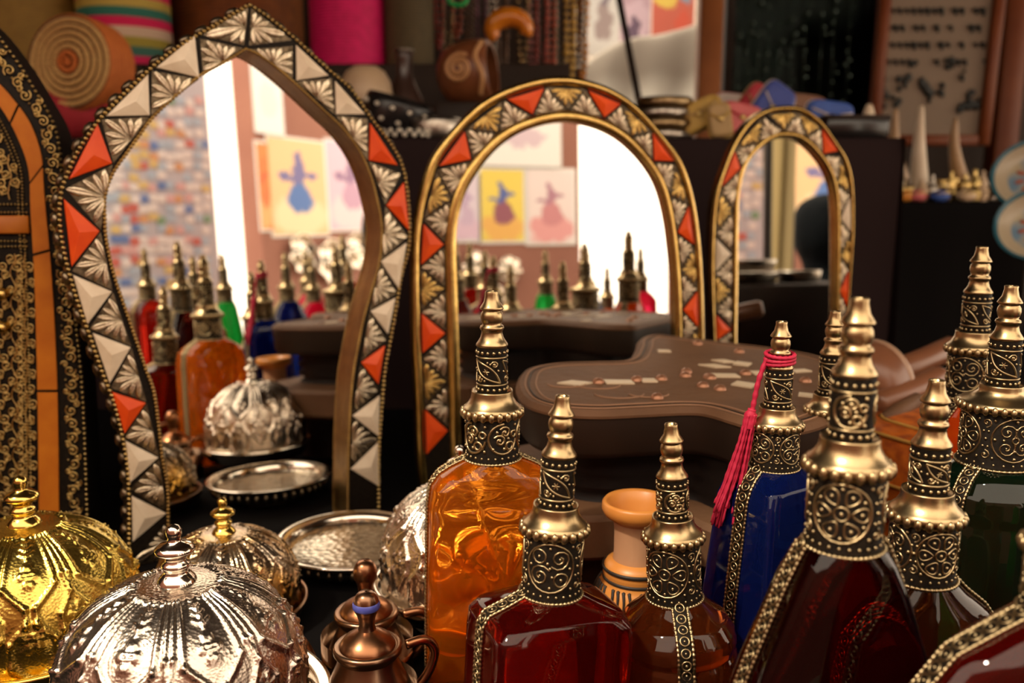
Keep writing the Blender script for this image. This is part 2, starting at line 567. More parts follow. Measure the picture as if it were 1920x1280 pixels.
Ro = catmull([uv1(a) for a, b in R_PAIR], 4); Ri = catmull([uv1(b) for a, b in R_PAIR], 4)
# let both legs stand on the table
for A in (Ro, Ri):
    v_bottom = -(PL1.O[2]) / PL1.e2[2]
    A[-1, 1] = v_bottom; A[-2, 1] = min(A[-2, 1], v_bottom + .03) if A[-2, 1] < v_bottom else A[-2, 1]
Lo[:, 1] = np.maximum(Lo[:, 1], 0); Li[:, 1] = np.maximum(Li[:, 1], 0)
Ro[:, 1] = np.maximum(Ro[:, 1], 0); Ri[:, 1] = np.maximum(Ri[:, 1], 0)
Oo = np.concatenate([Lo, Ro[1:]]); Ii = np.concatenate([Li, Ri[1:]])
T1 = .019
mr = thing('keyhole_mirror', 'large keyhole-shaped pointed mirror with white and orange triangular inlays', 'mirror', matrix=PL1.matrix())
m = MB()
m.grid(strip(Oo, 0, Ii, 0)); m.build('frame_face', OXIDE, mr, smooth=False)
m = MB(); m.grid(strip(Oo, -T1, Oo, 0)); m.grid(strip(Oo, -T1, Ii, -T1)[:, ::-1]); m.build('frame_side', DARK_SIDE, mr)
m = MB(); m.grid(strip(Ii, 0, Ii, -T1)); m.build('inner_edge', GOLD_DARK, mr)
poly = np.concatenate([Ii])
m = MB(); k = len(poly); m.add(np.c_[poly, np.full(k, -T1 + .001)], [tuple(reversed(range(k)))]); m.build('mirror_glass', MIRROR, mr, smooth=False)
k = len(Oo); m = MB(); m.add(np.c_[Oo, np.full(k, -T1 - .002)], [tuple(range(k))]); m.build('backing_board', WOOD_DARK, mr, smooth=False)
lerp2 = lambda a, b, t: a + (b - a) * t
m = MB(); beads_along(m, lerp2(Oo, Ii, .045), .0021, .0046, .0008); m.build('bead_row', GOLD_BEAD, mr, kind='stuff')
pth = resample(lerp2(Oo, Ii, .975), step=.0009)
m = MB(); m.tube(np.c_[pth, np.full(len(pth), .0008)], rope_radius(pth, .0016, .0036), 5); m.build('rope_edge', GOLD_DARK, mr)
# hammered scallops along the outer side
m = MB(); sc_l = resample(Lo, step=.017); sc_r = resample(Ro, step=.017)
for q in (sc_l, sc_r):
    t = np.gradient(q, axis=0); t /= np.linalg.norm(t, axis=1, keepdims=True)
    for c, d in zip(q[1:-1], t[1:-1]):
        nrm = np.array([-d[1], d[0]])
        cc = c + nrm * .0008
        m.ball((cc[0], cc[1], -T1 * .45), (.0072, .0036, .0062), 8, 6, axes=[[d[0], d[1], 0], [nrm[0], nrm[1], 0], [0, 0, 1]])
m.build('scalloped_border', DARK_SIDE, mr, kind='stuff')
INL = [((366, 64), (375, 148), (289, 128), 'w'), ((279, 136), (282, 218), (195, 220), 'w'), ((183, 228), (212, 307), (126, 339), 'o'), ((117, 368), (189, 433), (133, 504), 'o'),
       ((134, 512), (212, 546), (163, 611), 'w'), ((171, 621), (247, 650), (205, 722), 'w'), ((208, 732), (275, 754), (233, 815), 'o'), ((233, 823), (299, 857), (242, 907), 'w'), ((245, 926), (314, 961), (247, 1018), 'w')]
INR = [((553, 82), (554, 153), (618, 143), 'w'), ((626, 149), (628, 216), (686, 216), 'w'), ((692, 228), (690, 302), (747, 312), 'o'), ((757, 339), (722, 385), (767, 435), 'o'),
       ((763, 452), (711, 490), (747, 544), 'w'), ((742, 556), (692, 583), (727, 628), 'w'), ((722, 645), (675, 679), (709, 722), 'o'), ((712, 739), (658, 779), (710, 820), 'w'), ((709, 826), (655, 879), (711, 914), 'w')]
for LST in (INL, INR):
    for i, (a, b, c, kcol) in enumerate(LST):
        inlay(mr, [uv1(a), uv1(b), uv1(c)], BONE if kcol == 'w' else ORANGE_BONE)
        if i + 1 < len(LST):
            n = LST[i + 1]
            oo = (uv1(c) + uv1(n[0])) / 2
            fan(mr, oo, uv1(b), uv1(n[1]), SILVER_LEAF)
# crown of the arch and the feet
for o_, a_, b_ in (((378, 66), (466, 12), (458, 86)), ((374, 72), (380, 144), (456, 90)), ((548, 76), (470, 14), (466, 86)), ((549, 86), (549, 150), (468, 92)),
                   ((246, 1060), (314, 975), (318, 1048))):
    fan(mr, uv1(o_), uv1(a_), uv1(b_), SILVER_LEAF)


# ---- the two round-arched brass mirrors ------------------------------
def arch_mirror(name, label, PL, pairs, inlays, T, kr):
    """pairs of outer / inner outline points; inlays = [(pixel of a tile's middle, colour)] along the outline"""
    uvf = lambda p: PL.uv(*p)
    O = catmull([uvf(a) for a, b in pairs], 5); I = catmull([uvf(b) for a, b in pairs], 5)
    mr = thing(name, label, 'mirror', matrix=PL.matrix())
    l = lambda k: O + (I - O) * k
    m = MB(); m.grid(strip(l(kr[0] * .7), 0, l(1 - kr[1] * .7), 0)); m.build('frame_face', OXIDE, mr, smooth=False)
    wid = np.linalg.norm(I - O, axis=1).mean()

    def rim(k0, k1, h):
        P = []
        for t in np.linspace(0, 1, 7):
            k = k0 + (k1 - k0) * t
            P.append(np.c_[l(k), np.full(len(O), -.001 + h * math.sin(PI * (t * .9 + .05)) ** .6)])
        m = MB(); m.grid(np.array(P).transpose(1, 0, 2)); return m
    m = rim(0, kr[0], .005); m.grid(strip(O, -T, O, 0)); m.grid(strip(O, -T, I, -T)[:, ::-1]); m.build('outer_rim', GOLD_RIM, mr)
    m = rim(1 - kr[1], 1, .0045); m.grid(strip(I, 0, I, -.008)); m.build('inner_rim', GOLD_RIM, mr)
    k = len(I); m = MB(); m.add(np.c_[I, np.full(k, -.0075)], [tuple(reversed(range(k)))]); m.build('mirror_glass', MIRROR, mr, smooth=False)
    m = MB(); m.add(np.c_[O, np.full(k, -T - .002)], [tuple(range(k))]); m.build('backing_board', WOOD_DARK, mr, smooth=False)
    A = l(kr[0] + .02); B = l(1 - kr[1] - .02)
    s = np.r_[0, np.cumsum(np.linalg.norm(np.diff((A + B) / 2, axis=0), axis=1))]
    pa = lambda q: np.array([np.interp(q, s, A[:, 0]), np.interp(q, s, A[:, 1])])
    pb = lambda q: np.array([np.interp(q, s, B[:, 0]), np.interp(q, s, B[:, 1])])
    mid = (A + B) / 2
    pos = []
    for px, c in inlays:
        q = uvf(px); pos.append((s[np.argmin(np.linalg.norm(mid - q, axis=1))], c))
    pos.sort()
    # a plain embossed triangle half way between two dyed ones
    full = []
    for i, (q, c) in enumerate(pos):
        full.append((q, c))
        if i + 1 < len(pos):
            full.append(((q + pos[i + 1][0]) / 2, 'g'))
    for i, (q, c) in enumerate(full):
        hw = .5 * min((full[i + 1][0] - q) if i + 1 < len(full) else 9, (q - full[i - 1][0]) if i else 9) * .96
        tri = (pa(q - hw), pb(q), pa(q + hw))
        if c == 'g':
            fan(mr, tri[1], tri[0], tri[2], GOLD_LEAF, .0020)
        else:
            inlay(mr, tri, ORANGE_BONE if c == 'o' else BONE, .004)
        if i + 1 < len(full):
            n = full[i + 1][0]
            fan(mr, pa((q + n) / 2), pb(q + .002), pb(n - .002), SILVER_LEAF, .0020)
    return mr


P2 = [((790, 935), (866, 915)), ((781, 860), (864, 850)), ((776, 732), (862, 732)), ((771, 645), (860, 645)), ((769, 540), (857, 540)), ((770, 470), (855, 470)), ((775, 415), (858, 418)),
      ((788, 353), (870, 370)), ((808, 296), (889, 333)), ((842, 249), (915, 297)), ((892, 198), (945, 268)), ((942, 168), (980, 247)), ((1003, 148), (1022, 233)), ((1050, 143), (1060, 228)),
      ((1093, 148), (1100, 233)), ((1144, 165), (1140, 247)), ((1194, 198), (1175, 270)), ((1245, 255), (1210, 307)), ((1278, 302), (1235, 350)), ((1300, 370), (1250, 405)),
      ((1312, 450), (1259, 470)), ((1318, 540), (1265, 545)), ((1320, 640), (1267, 640)), ((1321, 740), (1268, 740)), ((1321, 838), (1268, 832))]
arch_mirror('arched_mirror', 'brass-rimmed round-arched mirror with orange triangles, in the middle behind the amber bottle', PL2, P2,
            [((818, 810), 'o'), ((812, 630), 'o'), ((810, 455), 'o'), ((862, 285), 'o'), ((988, 190), 'o'), ((1137, 195), 'o'), ((1243, 285), 'o'), ((1290, 430), 'o'), ((1294, 580), 'o'), ((1296, 730), 'o')], .014, (.2, .24))
P3 = [((1345, 812), (1390, 806)), ((1338, 720), (1385, 720)), ((1334, 631), (1381, 641)), ((1330, 530), (1383, 530)), ((1331, 450), (1384, 445)), ((1334, 400), (1385, 395)), ((1340, 363), (1387, 360)), ((1354, 319), (1398, 315)),
      ((1374, 269), (1415, 288)), ((1401, 228), (1436, 270)), ((1434, 205), (1453, 261)), ((1468, 198), (1470, 258)), ((1502, 201), (1495, 261)), ((1535, 222), (1518, 276)), ((1565, 262), (1543, 305)),
      ((1589, 302), (1558, 335)), ((1599, 353), (1566, 375)), ((1600, 430), (1568, 440)), ((1597, 480), (1568, 500)), ((1592, 557), (1568, 560)), ((1590, 640), (1566, 640)), ((1586, 720), (1563, 720)), ((1583, 778), (1561, 774))]
arch_mirror('arched_mirror', 'smallest brass arched mirror at the right, before the brown cloth', PL3, P3,
            [((1358, 720), 'o'), ((1350, 625), 'o'), ((1352, 470), 'w'), ((1372, 312), 'o'), ((1470, 228), 'g'), ((1553, 275), 'o'), ((1584, 410), 'w'), ((1580, 540), 'o'), ((1576, 690), 'o')], .012, (.17, .2))

# ================================================================== PERFUME BOTTLES
class Relief:
    """fine raised lines and dots laid on a surface through a mapping (u, v) -> point, normal"""
    def __init__(self, fmap, r):
        self.f = fmap; self.r = r; self.m = MB()

    def line(self, uv, r=None, closed=False):
        uv = np.asarray(uv, float)
        p, n = self.f(uv[:, 0], uv[:, 1])
        self.m.tube(p, r or self.r, 5, closed=closed, normals=n, caps=False)

    def dot(self, u, v, r=None):
        p, n = self.f(np.array([u]), np.array([v]))
        r = r or self.r * 1.5
        self.m.ball(p[0], r, 6, 4)

    def ring(self, u, v, rad, r=None, k=14):
        a = np.arange(k) * 2 * PI / k
        self.line(np.c_[u + rad * np.cos(a), v + rad * np.sin(a)], r, True)

    def spiral(self, u, v, rad, a0, turns=1.4, flip=1, k=16, r=None):
        t = np.linspace(0, 1, k)
        rr = rad * (1 - .82 * t); a = a0 + flip * t * turns * 2 * PI
        self.line(np.c_[u + rr * np.cos(a), v + rr * np.sin(a)], r)
        self.dot(u, v, (r or self.r) * 1.3)


def cyl_map(R):
    def f(u, v):
        a = u / R
        n = np.stack([np.cos(a), np.sin(a), np.zeros_like(a)], -1)
        return np.stack([R * np.cos(a), R * np.sin(a), v], -1), n
    return f


def medallions(rel, R, z0, z1, seed, r):
    """round medallions crowded with curls, teardrops and grains; clusters of grains and small curls in between"""
    h = z1 - z0; C = 2 * PI * R
    n = max(3, int(round(C / (h * 1.08)))); w = C / n; rg = np.random.default_rng(seed)
    kind = int(rg.integers(0, 3))
    for i in range(n):
        u = i * w; v = (z0 + z1) / 2; q = min(.485 * h, .485 * w)
        rel.ring(u, v, q, r * 1.1, 24)
        kd = (kind + i) % 2 if kind < 2 else 2
        if kd == 0:
            for k in range(4):
                a = k * PI / 2 + PI / 4
                rel.spiral(u + .52 * q * math.cos(a), v + .52 * q * math.sin(a), .40 * q, a + PI, 1.45, 1 if k % 2 else -1, 16, r * .95)
                rel.dot(u + .86 * q * math.cos(a + PI / 4), v + .86 * q * math.sin(a + PI / 4), r * 1.9)
                rel.dot(u + .50 * q * math.cos(a + PI / 4), v + .50 * q * math.sin(a + PI / 4), r * 1.7)
            rel.ring(u, v, .15 * q, r * .9, 10)
        elif kd == 1:
            rel.ring(u, v, .24 * q, r, 12); rel.dot(u, v, r * 1.8)
            for k in range(6):
                a = k * PI / 3
                # teardrop petal
                t = np.linspace(0, 2 * PI, 15)[:-1]
                pu = .62 * q + .28 * q * np.cos(t); pv = .22 * q * np.sin(t) * (1 + .45 * np.cos(t))
                rel.line(np.c_[u + pu * math.cos(a) - pv * math.sin(a), v + pu * math.sin(a) + pv * math.cos(a)], r * .9, True)
                rel.dot(u + .66 * q * math.cos(a), v + .66 * q * math.sin(a), r * 1.7)
                rel.dot(u + .84 * q * math.cos(a + PI / 6), v + .84 * q * math.sin(a + PI / 6), r * 1.6)
        else:
            rel.spiral(u + .38 * q, v + .40 * q, .46 * q, -2.4, 1.6, 1, 18, r)
            rel.spiral(u - .40 * q, v - .34 * q, .46 * q, .6, 1.6, 1, 18, r)
            rel.ring(u + .46 * q, v - .46 * q, .28 * q, r * .95, 12); rel.dot(u + .46 * q, v - .46 * q, r * 1.6)
            rel.ring(u - .46 * q, v + .46 * q, .28 * q, r * .95, 12); rel.dot(u - .46 * q, v + .46 * q, r * 1.6)
            for du, dv in ((0, 0), (.02, -.80), (-.02, .82), (.82, -.02), (-.84, .04), (.1, -.35), (-.1, .2)):
                rel.dot(u + du * q, v + dv * q, r * 1.6)
        for sv in (-1, 1):
            rel.spiral(u + w / 2, v + sv * h * .36, .11 * h, -sv * PI / 2, 1.2, sv, 12, r * .9)
            for k in (-1, 1):
                rel.dot(u + w / 2 + k * .16 * h, v + sv * h * .42, r * 1.6)
                rel.dot(u + w / 2 + k * .05 * h, v + sv * h * .17, r * 1.5)
        rel.dot(u + w / 2, v, r * 1.7)


def leaf_bands(rel, R, z0, z1, seed, r):
    """slanting pointed leaves with a small flower inside, curls in the corners"""
    h = z1 - z0; C = 2 * PI * R
    n = max(2, int(round(C / (h * 1.15)))); w = C / n
    for i in range(n):
        u = i * w
        t = np.linspace(0, 1, 14)
        for sgn in (-1, 1):
            x = u - w * .46 + w * .92 * t + sgn * .20 * h * np.sin(PI * t)
            y = z1 - h * .06 - (h * .88) * t + sgn * .13 * h * np.sin(PI * t)
            rel.line(np.c_[x, y], r * 1.15)
        c = (u, (z0 + z1) / 2)
        for k in range(6):
            a = k * PI / 3
            rel.line([c, (c[0] + .085 * h * math.cos(a), c[1] + .085 * h * math.sin(a)), (c[0] + .13 * h * math.cos(a), c[1] + .13 * h * math.sin(a))], r * .7)
        rel.spiral(u + w * .28, z1 - h * .22, .15 * h, PI * .9, 1.3, -1, 12, r)
        rel.spiral(u - w * .26, z0 + h * .22, .15 * h, -.1 * PI, 1.3, -1, 12, r)
        for du, dv in ((.05, .36), (.4, .05), (-.40, .0), (-.05, -.36), (.14, .30), (-.14, -.3)):
            rel.dot(u + du * w, c[1] + dv * h, r * 1.4)


def big_curls(rel, R, z0, z1, seed, r):
    """bold curls and rings inside a heavy sweeping arc"""
    h = z1 - z0; C = 2 * PI * R
    n = max(2, int(round(C / (h * 1.1)))); w = C / n
    for i in range(n):
        u = i * w; v = (z0 + z1) / 2
        a = np.linspace(-.35, 2 * PI - 2.0, 20)
        rel.line(np.c_[u + .46 * h * np.cos(a + 1.9), v + .46 * h * np.sin(a + 1.9)], r * 1.5)
        rel.spiral(u + .05 * h, v + .2 * h, .19 * h, 2.6, 1.25, -1, 14, r * 1.5)
        rel.spiral(u - .12 * h, v - .05 * h, .19 * h, 2.6, 1.25, -1, 14, r * 1.5)
        rel.ring(u + .2 * h, v - .22 * h, .12 * h, r * 1.5, 12)
        rel.ring(u + .36 * h, v + .12 * h, .1 * h, r * 1.4, 12)
        for du, dv in ((-.2, .22), (.16, 0), (.02, -.3), (-.32, -.3), (.42, -.38), (.44, .38)):
            rel.dot(u + du * h, v + dv * h, r * 1.9)


def superring(a, b, n, k):
    t = np.linspace(0, 2 * PI, 721)
    c, s = np.cos(t), np.sin(t)
    p = np.stack([a * np.sign(c) * np.abs(c) ** (2 / n), b * np.sign(s) * np.abs(s) ** (2 / n)], -1)
    q = np.r_[0, np.cumsum(np.linalg.norm(np.diff(p, axis=0), axis=1))]
    x = np.linspace(0, q[-1], k + 1)[:-1]
    return np.stack([np.interp(x, q, p[:, 0]), np.interp(x, q, p[:, 1])], -1)


def bottle(label, X, Y, tip_z, body, glass_mat, rot=0.0, s=1.0, lsh=.0225, ush=.0265, lower=1.0, upper_style=leaf_bands, lower_style=medallions,
           bands=(), seed=0, relief=None, simple=False, tilt=(0, 0), group='perfume bottles with metal minaret stoppers', band_to=0.0, z_floor=0.0):
    """body = [(z as fraction of the shoulder height, half width, half depth, squareness)] from shoulder to foot"""
    t = thing('perfume_bottle', label, 'bottle', (X, Y, z_floor), rot, group)
    T = tip_z - z_floor
    if tilt != (0, 0):                      # leaning a little: the tip stays where it is
        t.rotation_euler = (tilt[0], tilt[1], rot)
        foot = Vector((X, Y, tip_z)) - t.rotation_euler.to_matrix() @ Vector((0, 0, T))
        t.location = (foot.x, foot.y, z_floor + .0015)
    R1 = .0087 * s; R2 = .0153 * s * lower
    Z = lambda d: T - d * s
    seg = 16 if simple else 36
    # stopper tip, turned brass
    m = MB()
    pr = [(.0022, .006), (.0026, .0002), (.0034, -.0001), (.0038, .0004), (.0037, .002), (.0046, .0062), (.0064, .0089), (.0069, .0098), (.0067, .0103), (.0052, .0112), (.0054, .0116), (.0062, .0129), (.0065, .0151),
          (.006, .0174), (.0052, .0192), (.0066, .0199), (.007, .0212), (.0066, .0221), (.006, .0227), (.006, .0241), (.0067, .0267), (.0078, .0285), (.0090, .0302), (.0092, .0312), (.0085, .0318)]
    m.lathe([(r * s, Z(d)) for r, d in pr], seg)
    m.build('stopper_tip', BRASS, t)
    d0 = .0312; d1 = d0 + ush
    m = MB(); m.lathe([(R1 * .98, Z(d0 - .0005)), (R1, Z(d0 + .001)), (R1, Z(d1)), (R1 * .98, Z(d1 + .003))], seg)
    sl = m.build('upper_sleeve', OXIDE, t)
    r = .00052 * s
    if not simple:
        rel = Relief(cyl_map(R1), r)
        for d in (d0 + .0062, d1 - .0045):
            a = np.arange(36) * 2 * PI / 36
            rel.line(np.c_[a * R1, np.full(36, Z(d))], r * 1.2, True)
        for d in (d0 + .0034, d1 - .0018):
            for k in range(16):
                rel.dot(k * 2 * PI * R1 / 16, Z(d), .00105 * s)
        upper_style(rel, R1, Z(d1 - .0050), Z(d0 + .0068), seed, r)
        rel.m.build('scrollwork', BRASS_RELIEF, sl, kind='stuff')
    dc = d1
    m = MB()
    pr = [(.0080, .0012), (.0108, .0002), (.0117, -.0006), (.0119, .0004), (.0120, .0020), (.0124, .0042), (.0142, .0072), (.0160, .0088), (.0170, .0098), (.0174, .0112), (.0172, .0126), (.0155, .0148), (.0140, .0155)]
    m.lathe([(q * s * (1 if q < .0125 else 1 + (lower - 1) * min(1, (q - .0125) / .003)), Z(dc + d)) for q, d in pr], seg)
    m.build('collar', BRASS, t)
    if not simple:
        m = MB(); nb = int(22 * lower)
        for k in range(nb):
            a = 2 * PI * k / nb; c, q = math.cos(a), math.sin(a)
            rr = .0170 * s * lower
            m.ball((rr * c, rr * q, Z(dc + .0124)), (.0019 * s, .0019 * s, .0028 * s), 8, 6)
        m.build('bead_ring', BRASS_RELIEF, t, kind='stuff')
    e0 = dc + .0145; e1 = e0 + lsh
    m = MB(); m.lathe([(R2 * .97, Z(e0 - .001)), (R2, Z(e0)), (R2, Z(e1)), (R2 * 1.04, Z(e1 + .0015)), (R2 * 1.06, Z(e1 + .0035)), (R2 * .9, Z(e1 + .004))], seg)
    sl = m.build('lower_sleeve', OXIDE, t)
    if not simple:
        rel = Relief(cyl_map(R2), r * 1.05)
        lower_style(rel, R2, Z(e1 - .0022), Z(e0 + .0012), seed + 1, r * 1.05)
        for k in range(24):
            rel.dot(k * 2 * PI * R2 / 24, Z(e1 - .0002), .0008 * s)
        rel.m.build('scrollwork', BRASS_RELIEF, sl, kind='stuff')
        a = np.linspace(0, 2 * PI, 241)[:-1]
        pth = np.stack([R2 * 1.07 * np.cos(a), R2 * 1.07 * np.sin(a), np.full_like(a, Z(e1 + .0030))], -1)
        m = MB(); m.tube(pth, rope_radius(pth, .00095 * s, 2 * PI * R2 * 1.07 / 48), 5, closed=True); m.build('rope_ring', BRASS_RELIEF, t)
    # glass body
    zs = Z(e1 + .0028)
    K = 48 if simple else 112
    bz = np.array([q[0] for q in body]); prm = np.array([q[1:] for q in body], float)
    # refine between the given sections
    sub = 2 if simple else 5
    if relief is not None:
        sub = 16
    zf = []
    for i in range(len(bz) - 1):
        zf += list(np.linspace(bz[i], bz[i + 1], sub, endpoint=False))
    zf.append(bz[-1]); zf = np.array(zf)
    sec = np.stack([np.interp(-zf, -bz, prm[:, i]) for i in range(3)], -1)
    rings = []
    for f, (a, b, n) in zip(zf, sec):
        q = superring(a, b, n, K); rings.append(np.c_[q, np.full(K, zs * f)])
    P = np.array(rings)
    if relief is not None:
        P = relief(P, zs)
    m = MB(); m.grid(P[::-1], close_v=True)
    o = m.n - P.shape[0] * K
    m.f.append(tuple(o + i for i in reversed(range(K)))); m.f.append(tuple(o + (P.shape[0] - 1) * K + i for i in range(K)))
    gl = m.build('glass_body', glass_mat, t)
    smooth_angle(gl, 50)
    # metal bands running down the glass from the neck
    for th in bands:
        th, wdt = (th if isinstance(th, tuple) else (th, .0085))
        j0 = int(round((th % (2 * PI)) / (2 * PI) * 720))
        cen = []
        for f, (a, b, n) in zip(zf, sec):
            c_, s_ = math.cos(th), math.sin(th)
            cen.append((a * np.sign(c_) * abs(c_) ** (2 / n), b * np.sign(s_) * abs(s_) ** (2 / n), zs * f))
        cen = resample(np.array(cen), step=.0022)
        if band_to:
            cen = cen[cen[:, 2] > band_to]
        tg = np.gradient(cen, axis=0); tg /= np.linalg.norm(tg, axis=1, keepdims=True)
        side = np.array([-math.sin(th), math.cos(th), 0.0])
        nr = np.cross(side, tg); nr /= np.linalg.norm(nr, axis=1, keepdims=True)
        flip = np.sign(nr[len(nr) // 2] @ np.array([math.cos(th), math.sin(th), 0])); nr *= flip if flip else 1
        hw = wdt / 2
        cw = np.array([0., .9, 1.0, .9, 0.])
        off = np.linspace(-hw, hw, 5)
        S = cen[:, None] + side[None, None] * off[None, :, None] + nr[:, None] * (.0004 + .0006 * cw)[None, :, None]
        m = MB(); m.grid(S)
        bd = m.build('metal_band', OXIDE, t)
        for sg in (-1, 1):
            pth = resample(cen + side * hw * sg + nr * .0007, step=.0007)
            nn = np.repeat(nr[:1], len(pth), 0)
            m = MB(); m.tube(pth, rope_radius(pth, .00085, .0026), 5); m.build('rope_edge', BRASS_RELIEF, bd)
        m = MB()
        pts = resample(cen, step=wdt * .74)
        idx = np.clip((np.arange(len(pts)) / max(1, len(pts) - 1) * (len(cen) - 1)).astype(int), 0, len(cen) - 1)
        for p, i in zip(pts, idx):
            a = np.arange(12) * 2 * PI / 12
            rr = wdt * .30
            pp = p + nr[i] * .0011 + rr * (np.cos(a)[:, None] * side + np.sin(a)[:, None] * tg[i])
            m.tube(pp, .0005, 5, closed=True, normals=np.repeat(nr[i][None], 12, 0))
            m.ball(p + nr[i] * .0010, .0008, 6, 4)
        m.build('ring_links', BRASS_RELIEF, bd, kind='stuff')
    return t


AMBER = glass('amber_glass', (1.0, .40, .035), (.90, .22, .008), .24)
RED = glass('dark_red_glass', (.60, .025, .012), (.20, .006, .003), .18)
GARNET = glass('garnet_glass', (.22, .006, .004), (.030, .0012, .001), .2)
BROWN = glass('brown_glass', (.66, .15, .03), (.24, .045, .008), .2)
UMBER = glass('umber_glass', (.40, .13, .045), (.10, .03, .01), .25)
BLUE = glass('blue_glass', (.012, .05, .42), (.006, .018, .16), .38)
GREEN = glass('dark_green_glass', (.03, .12, .06), (.012, .04, .02), .2)
ORANGE = glass('orange_glass', (.95, .20, .02), (.75, .12, .012), .45)
EMERALD = glass('emerald_glass', (.03, .75, .16), (.02, .55, .10), .5)
ROSE = glass('rose_glass', (.95, .04, .14), (.80, .02, .08), .5)


def starburst(P, zs):
    """pressed-glass star of petals and a shoulder moulding on both broad faces"""
    Q = P.copy()
    for i in range(P.shape[0]):
        for j in range(P.shape[1]):
            x, y, z = P[i, j]
            if abs(y) < .010 or z > zs * .90:
                continue
            sg = -1 if y < 0 else 1
            dx, dz = (x - .006), (z - zs * .50)
            rr = math.hypot(dx, dz); a = math.atan2(dz, dx)
            edge = max(0, 1 - (abs(x) / .040) ** 6)
            h = 0
            if dz > -.052 and rr < .068:
                env = math.sin(PI * min(1, rr / .066)) ** .7
                h += .0044 * (abs(math.cos(a * 4.0 + .3)) ** .7 - .55) * env
            h += .0016 * math.exp(-((z - zs * .795) / .0022) ** 2)
            h -= .0020 * math.exp(-((z - zs * .84) / .006) ** 2) * math.exp(-(x / .018) ** 2)
            Q[i, j, 1] += sg * h * edge
    return Q


# the amber flask in the middle
p = at(922, 545, .586)
bottle('amber flask with pressed starburst glass, tallest in front of the arched mirror', p[0], p[1], p[2],
       [(1, .019, .019, 2), (.975, .028, .020, 2.6), (.945, .036, .022, 3.6), (.90, .0415, .0235, 5), (.82, .0435, .0245, 6), (.45, .0455, .025, 6), (.08, .0465, .0255, 6), (0, .041, .022, 5)],
       AMBER, rot=math.radians(8), s=1.15, lower_style=big_curls, bands=(PI, 0.0), seed=1, relief=starburst)
# the dark red square flask in front of it
p = at(1055, 745, .470)
bottle('dark red square-shouldered flask in front of the amber one', p[0], p[1], p[2],
       [(1, .0165, .0165, 2), (.965, .026, .022, 3), (.93, .037, .027, 5), (.885, .040, .029, 8), (.80, .0405, .0295, 9), (.2, .0405, .0295, 9), (.03, .040, .029, 9), (0, .038, .027, 7)],
       RED, rot=math.radians(22), s=1.05, lsh=.030, bands=(PI,), seed=3, tilt=(0, .055))
# brown round one
p = at(1258, 798, .4976)
bottle('brown round-bodied bottle with a metal band down its front, right of the dark red flask', p[0], p[1], p[2],
       [(1, .0165, .0165, 2), (.95, .022, .022, 2), (.89, .030, .030, 2), (.82, .0345, .0345, 2), (.76, .0355, .0355, 2), (.72, .0345, .0345, 2), (.69, .0358, .0358, 2), (.1, .0365, .0365, 2), (0, .033, .033, 2)],
       BROWN, rot=math.radians(0), lsh=.032, ush=.024, bands=(-PI / 2,), seed=5, lower_style=medallions, upper_style=big_curls, tilt=(0, -.05))
# blue faceted one with the tassel
p = at(1466, 602, .535)
BT = p
bottle('blue faceted bottle with a crimson tassel tied round its stopper', p[0], p[1], p[2],
       [(1, .0152, .0152, 2.2), (.975, .020, .018, 4), (.945, .0238, .0215, 9), (.90, .0265, .0232, 12), (.5, .033, .028, 12), (.05, .039, .033, 12), (0, .036, .030, 9)],
       BLUE, rot=math.radians(33), s=.91, lsh=.024, bands=(PI * 1.0,), seed=7)
# big garnet triangle in front at the right
p = at(1612, 558, .3825)
bottle('big triangular garnet flask nearest the camera, banded down both edges', p[0], p[1], p[2],
       [(1, .0185, .0175, 2.2), (.97, .021, .0185, 3), (.9, .0265, .0195, 4), (.7, .040, .021, 5), (.4, .058, .022, 5), (.1, .074, .023, 5), (0, .072, .021, 5)],
       GARNET, rot=math.radians(4), s=1.06, lsh=.029, ush=.0265, bands=((PI, .0095), (0.0, .0095)), seed=11, upper_style=big_curls)
# umber bottle behind it
p = at(1757, 712, .462)
bottle('umber round-shouldered bottle between the garnet flask and the dark green bottle', p[0], p[1], p[2],
       [(1, .0175, .0175, 2), (.95, .024, .020, 2.2), (.88, .036, .023, 2.4), (.78, .046, .025, 2.6), (.6, .051, .026, 3), (.1, .050, .026, 3), (0, .046, .023, 3)],
       UMBER, rot=math.radians(6), s=1.12, lsh=.026, ush=.0225, bands=(0.0, PI), seed=13)
# slim one half hidden behind the blue and garnet bottles
p = at(1567, 583, .645)
bottle('slim orange-red bottle half hidden between the blue and garnet ones', p[0], p[1], p[2],
       [(1, .0165, .0165, 2), (.96, .022, .018, 3), (.9, .027, .02, 4), (.1, .028, .021, 5), (0, .025, .018, 4)], ORANGE, rot=math.radians(10), lsh=.026, ush=.03, bands=(0.0,), seed=17)
# tall orange one at the right edge
p = at(1842, 462, .66)
bottle('tallest bottle at the right edge, orange-red glass with a banded side', p[0], p[1], p[2],
       [(1, .0165, .0165, 2), (.97, .022, .018, 3), (.92, .028, .021, 4), (.5, .034, .023, 4), (.1, .038, .024, 4), (0, .035, .022, 4)], ORANGE, rot=math.radians(-42), s=1.08, lsh=.028, bands=(PI, PI * 1.45), seed=19)
# dark green bottle
p = at(1897, 535, .565)
bottle('dark green round bottle with a wide engraved neck at the right edge', p[0], p[1], p[2],
       [(1, .022, .022, 2), (.965, .030, .030, 2), (.90, .037, .037, 2), (.84, .0385, .0385, 2), (.80, .0375, .0375, 2), (.76, .039, .039, 2), (.1, .040, .040, 2), (0, .036, .036, 2)],
       GREEN, rot=math.radians(0), s=1.08, lsh=.030, ush=.0275, lower=1.32, bands=(math.radians(212),), seed=23)
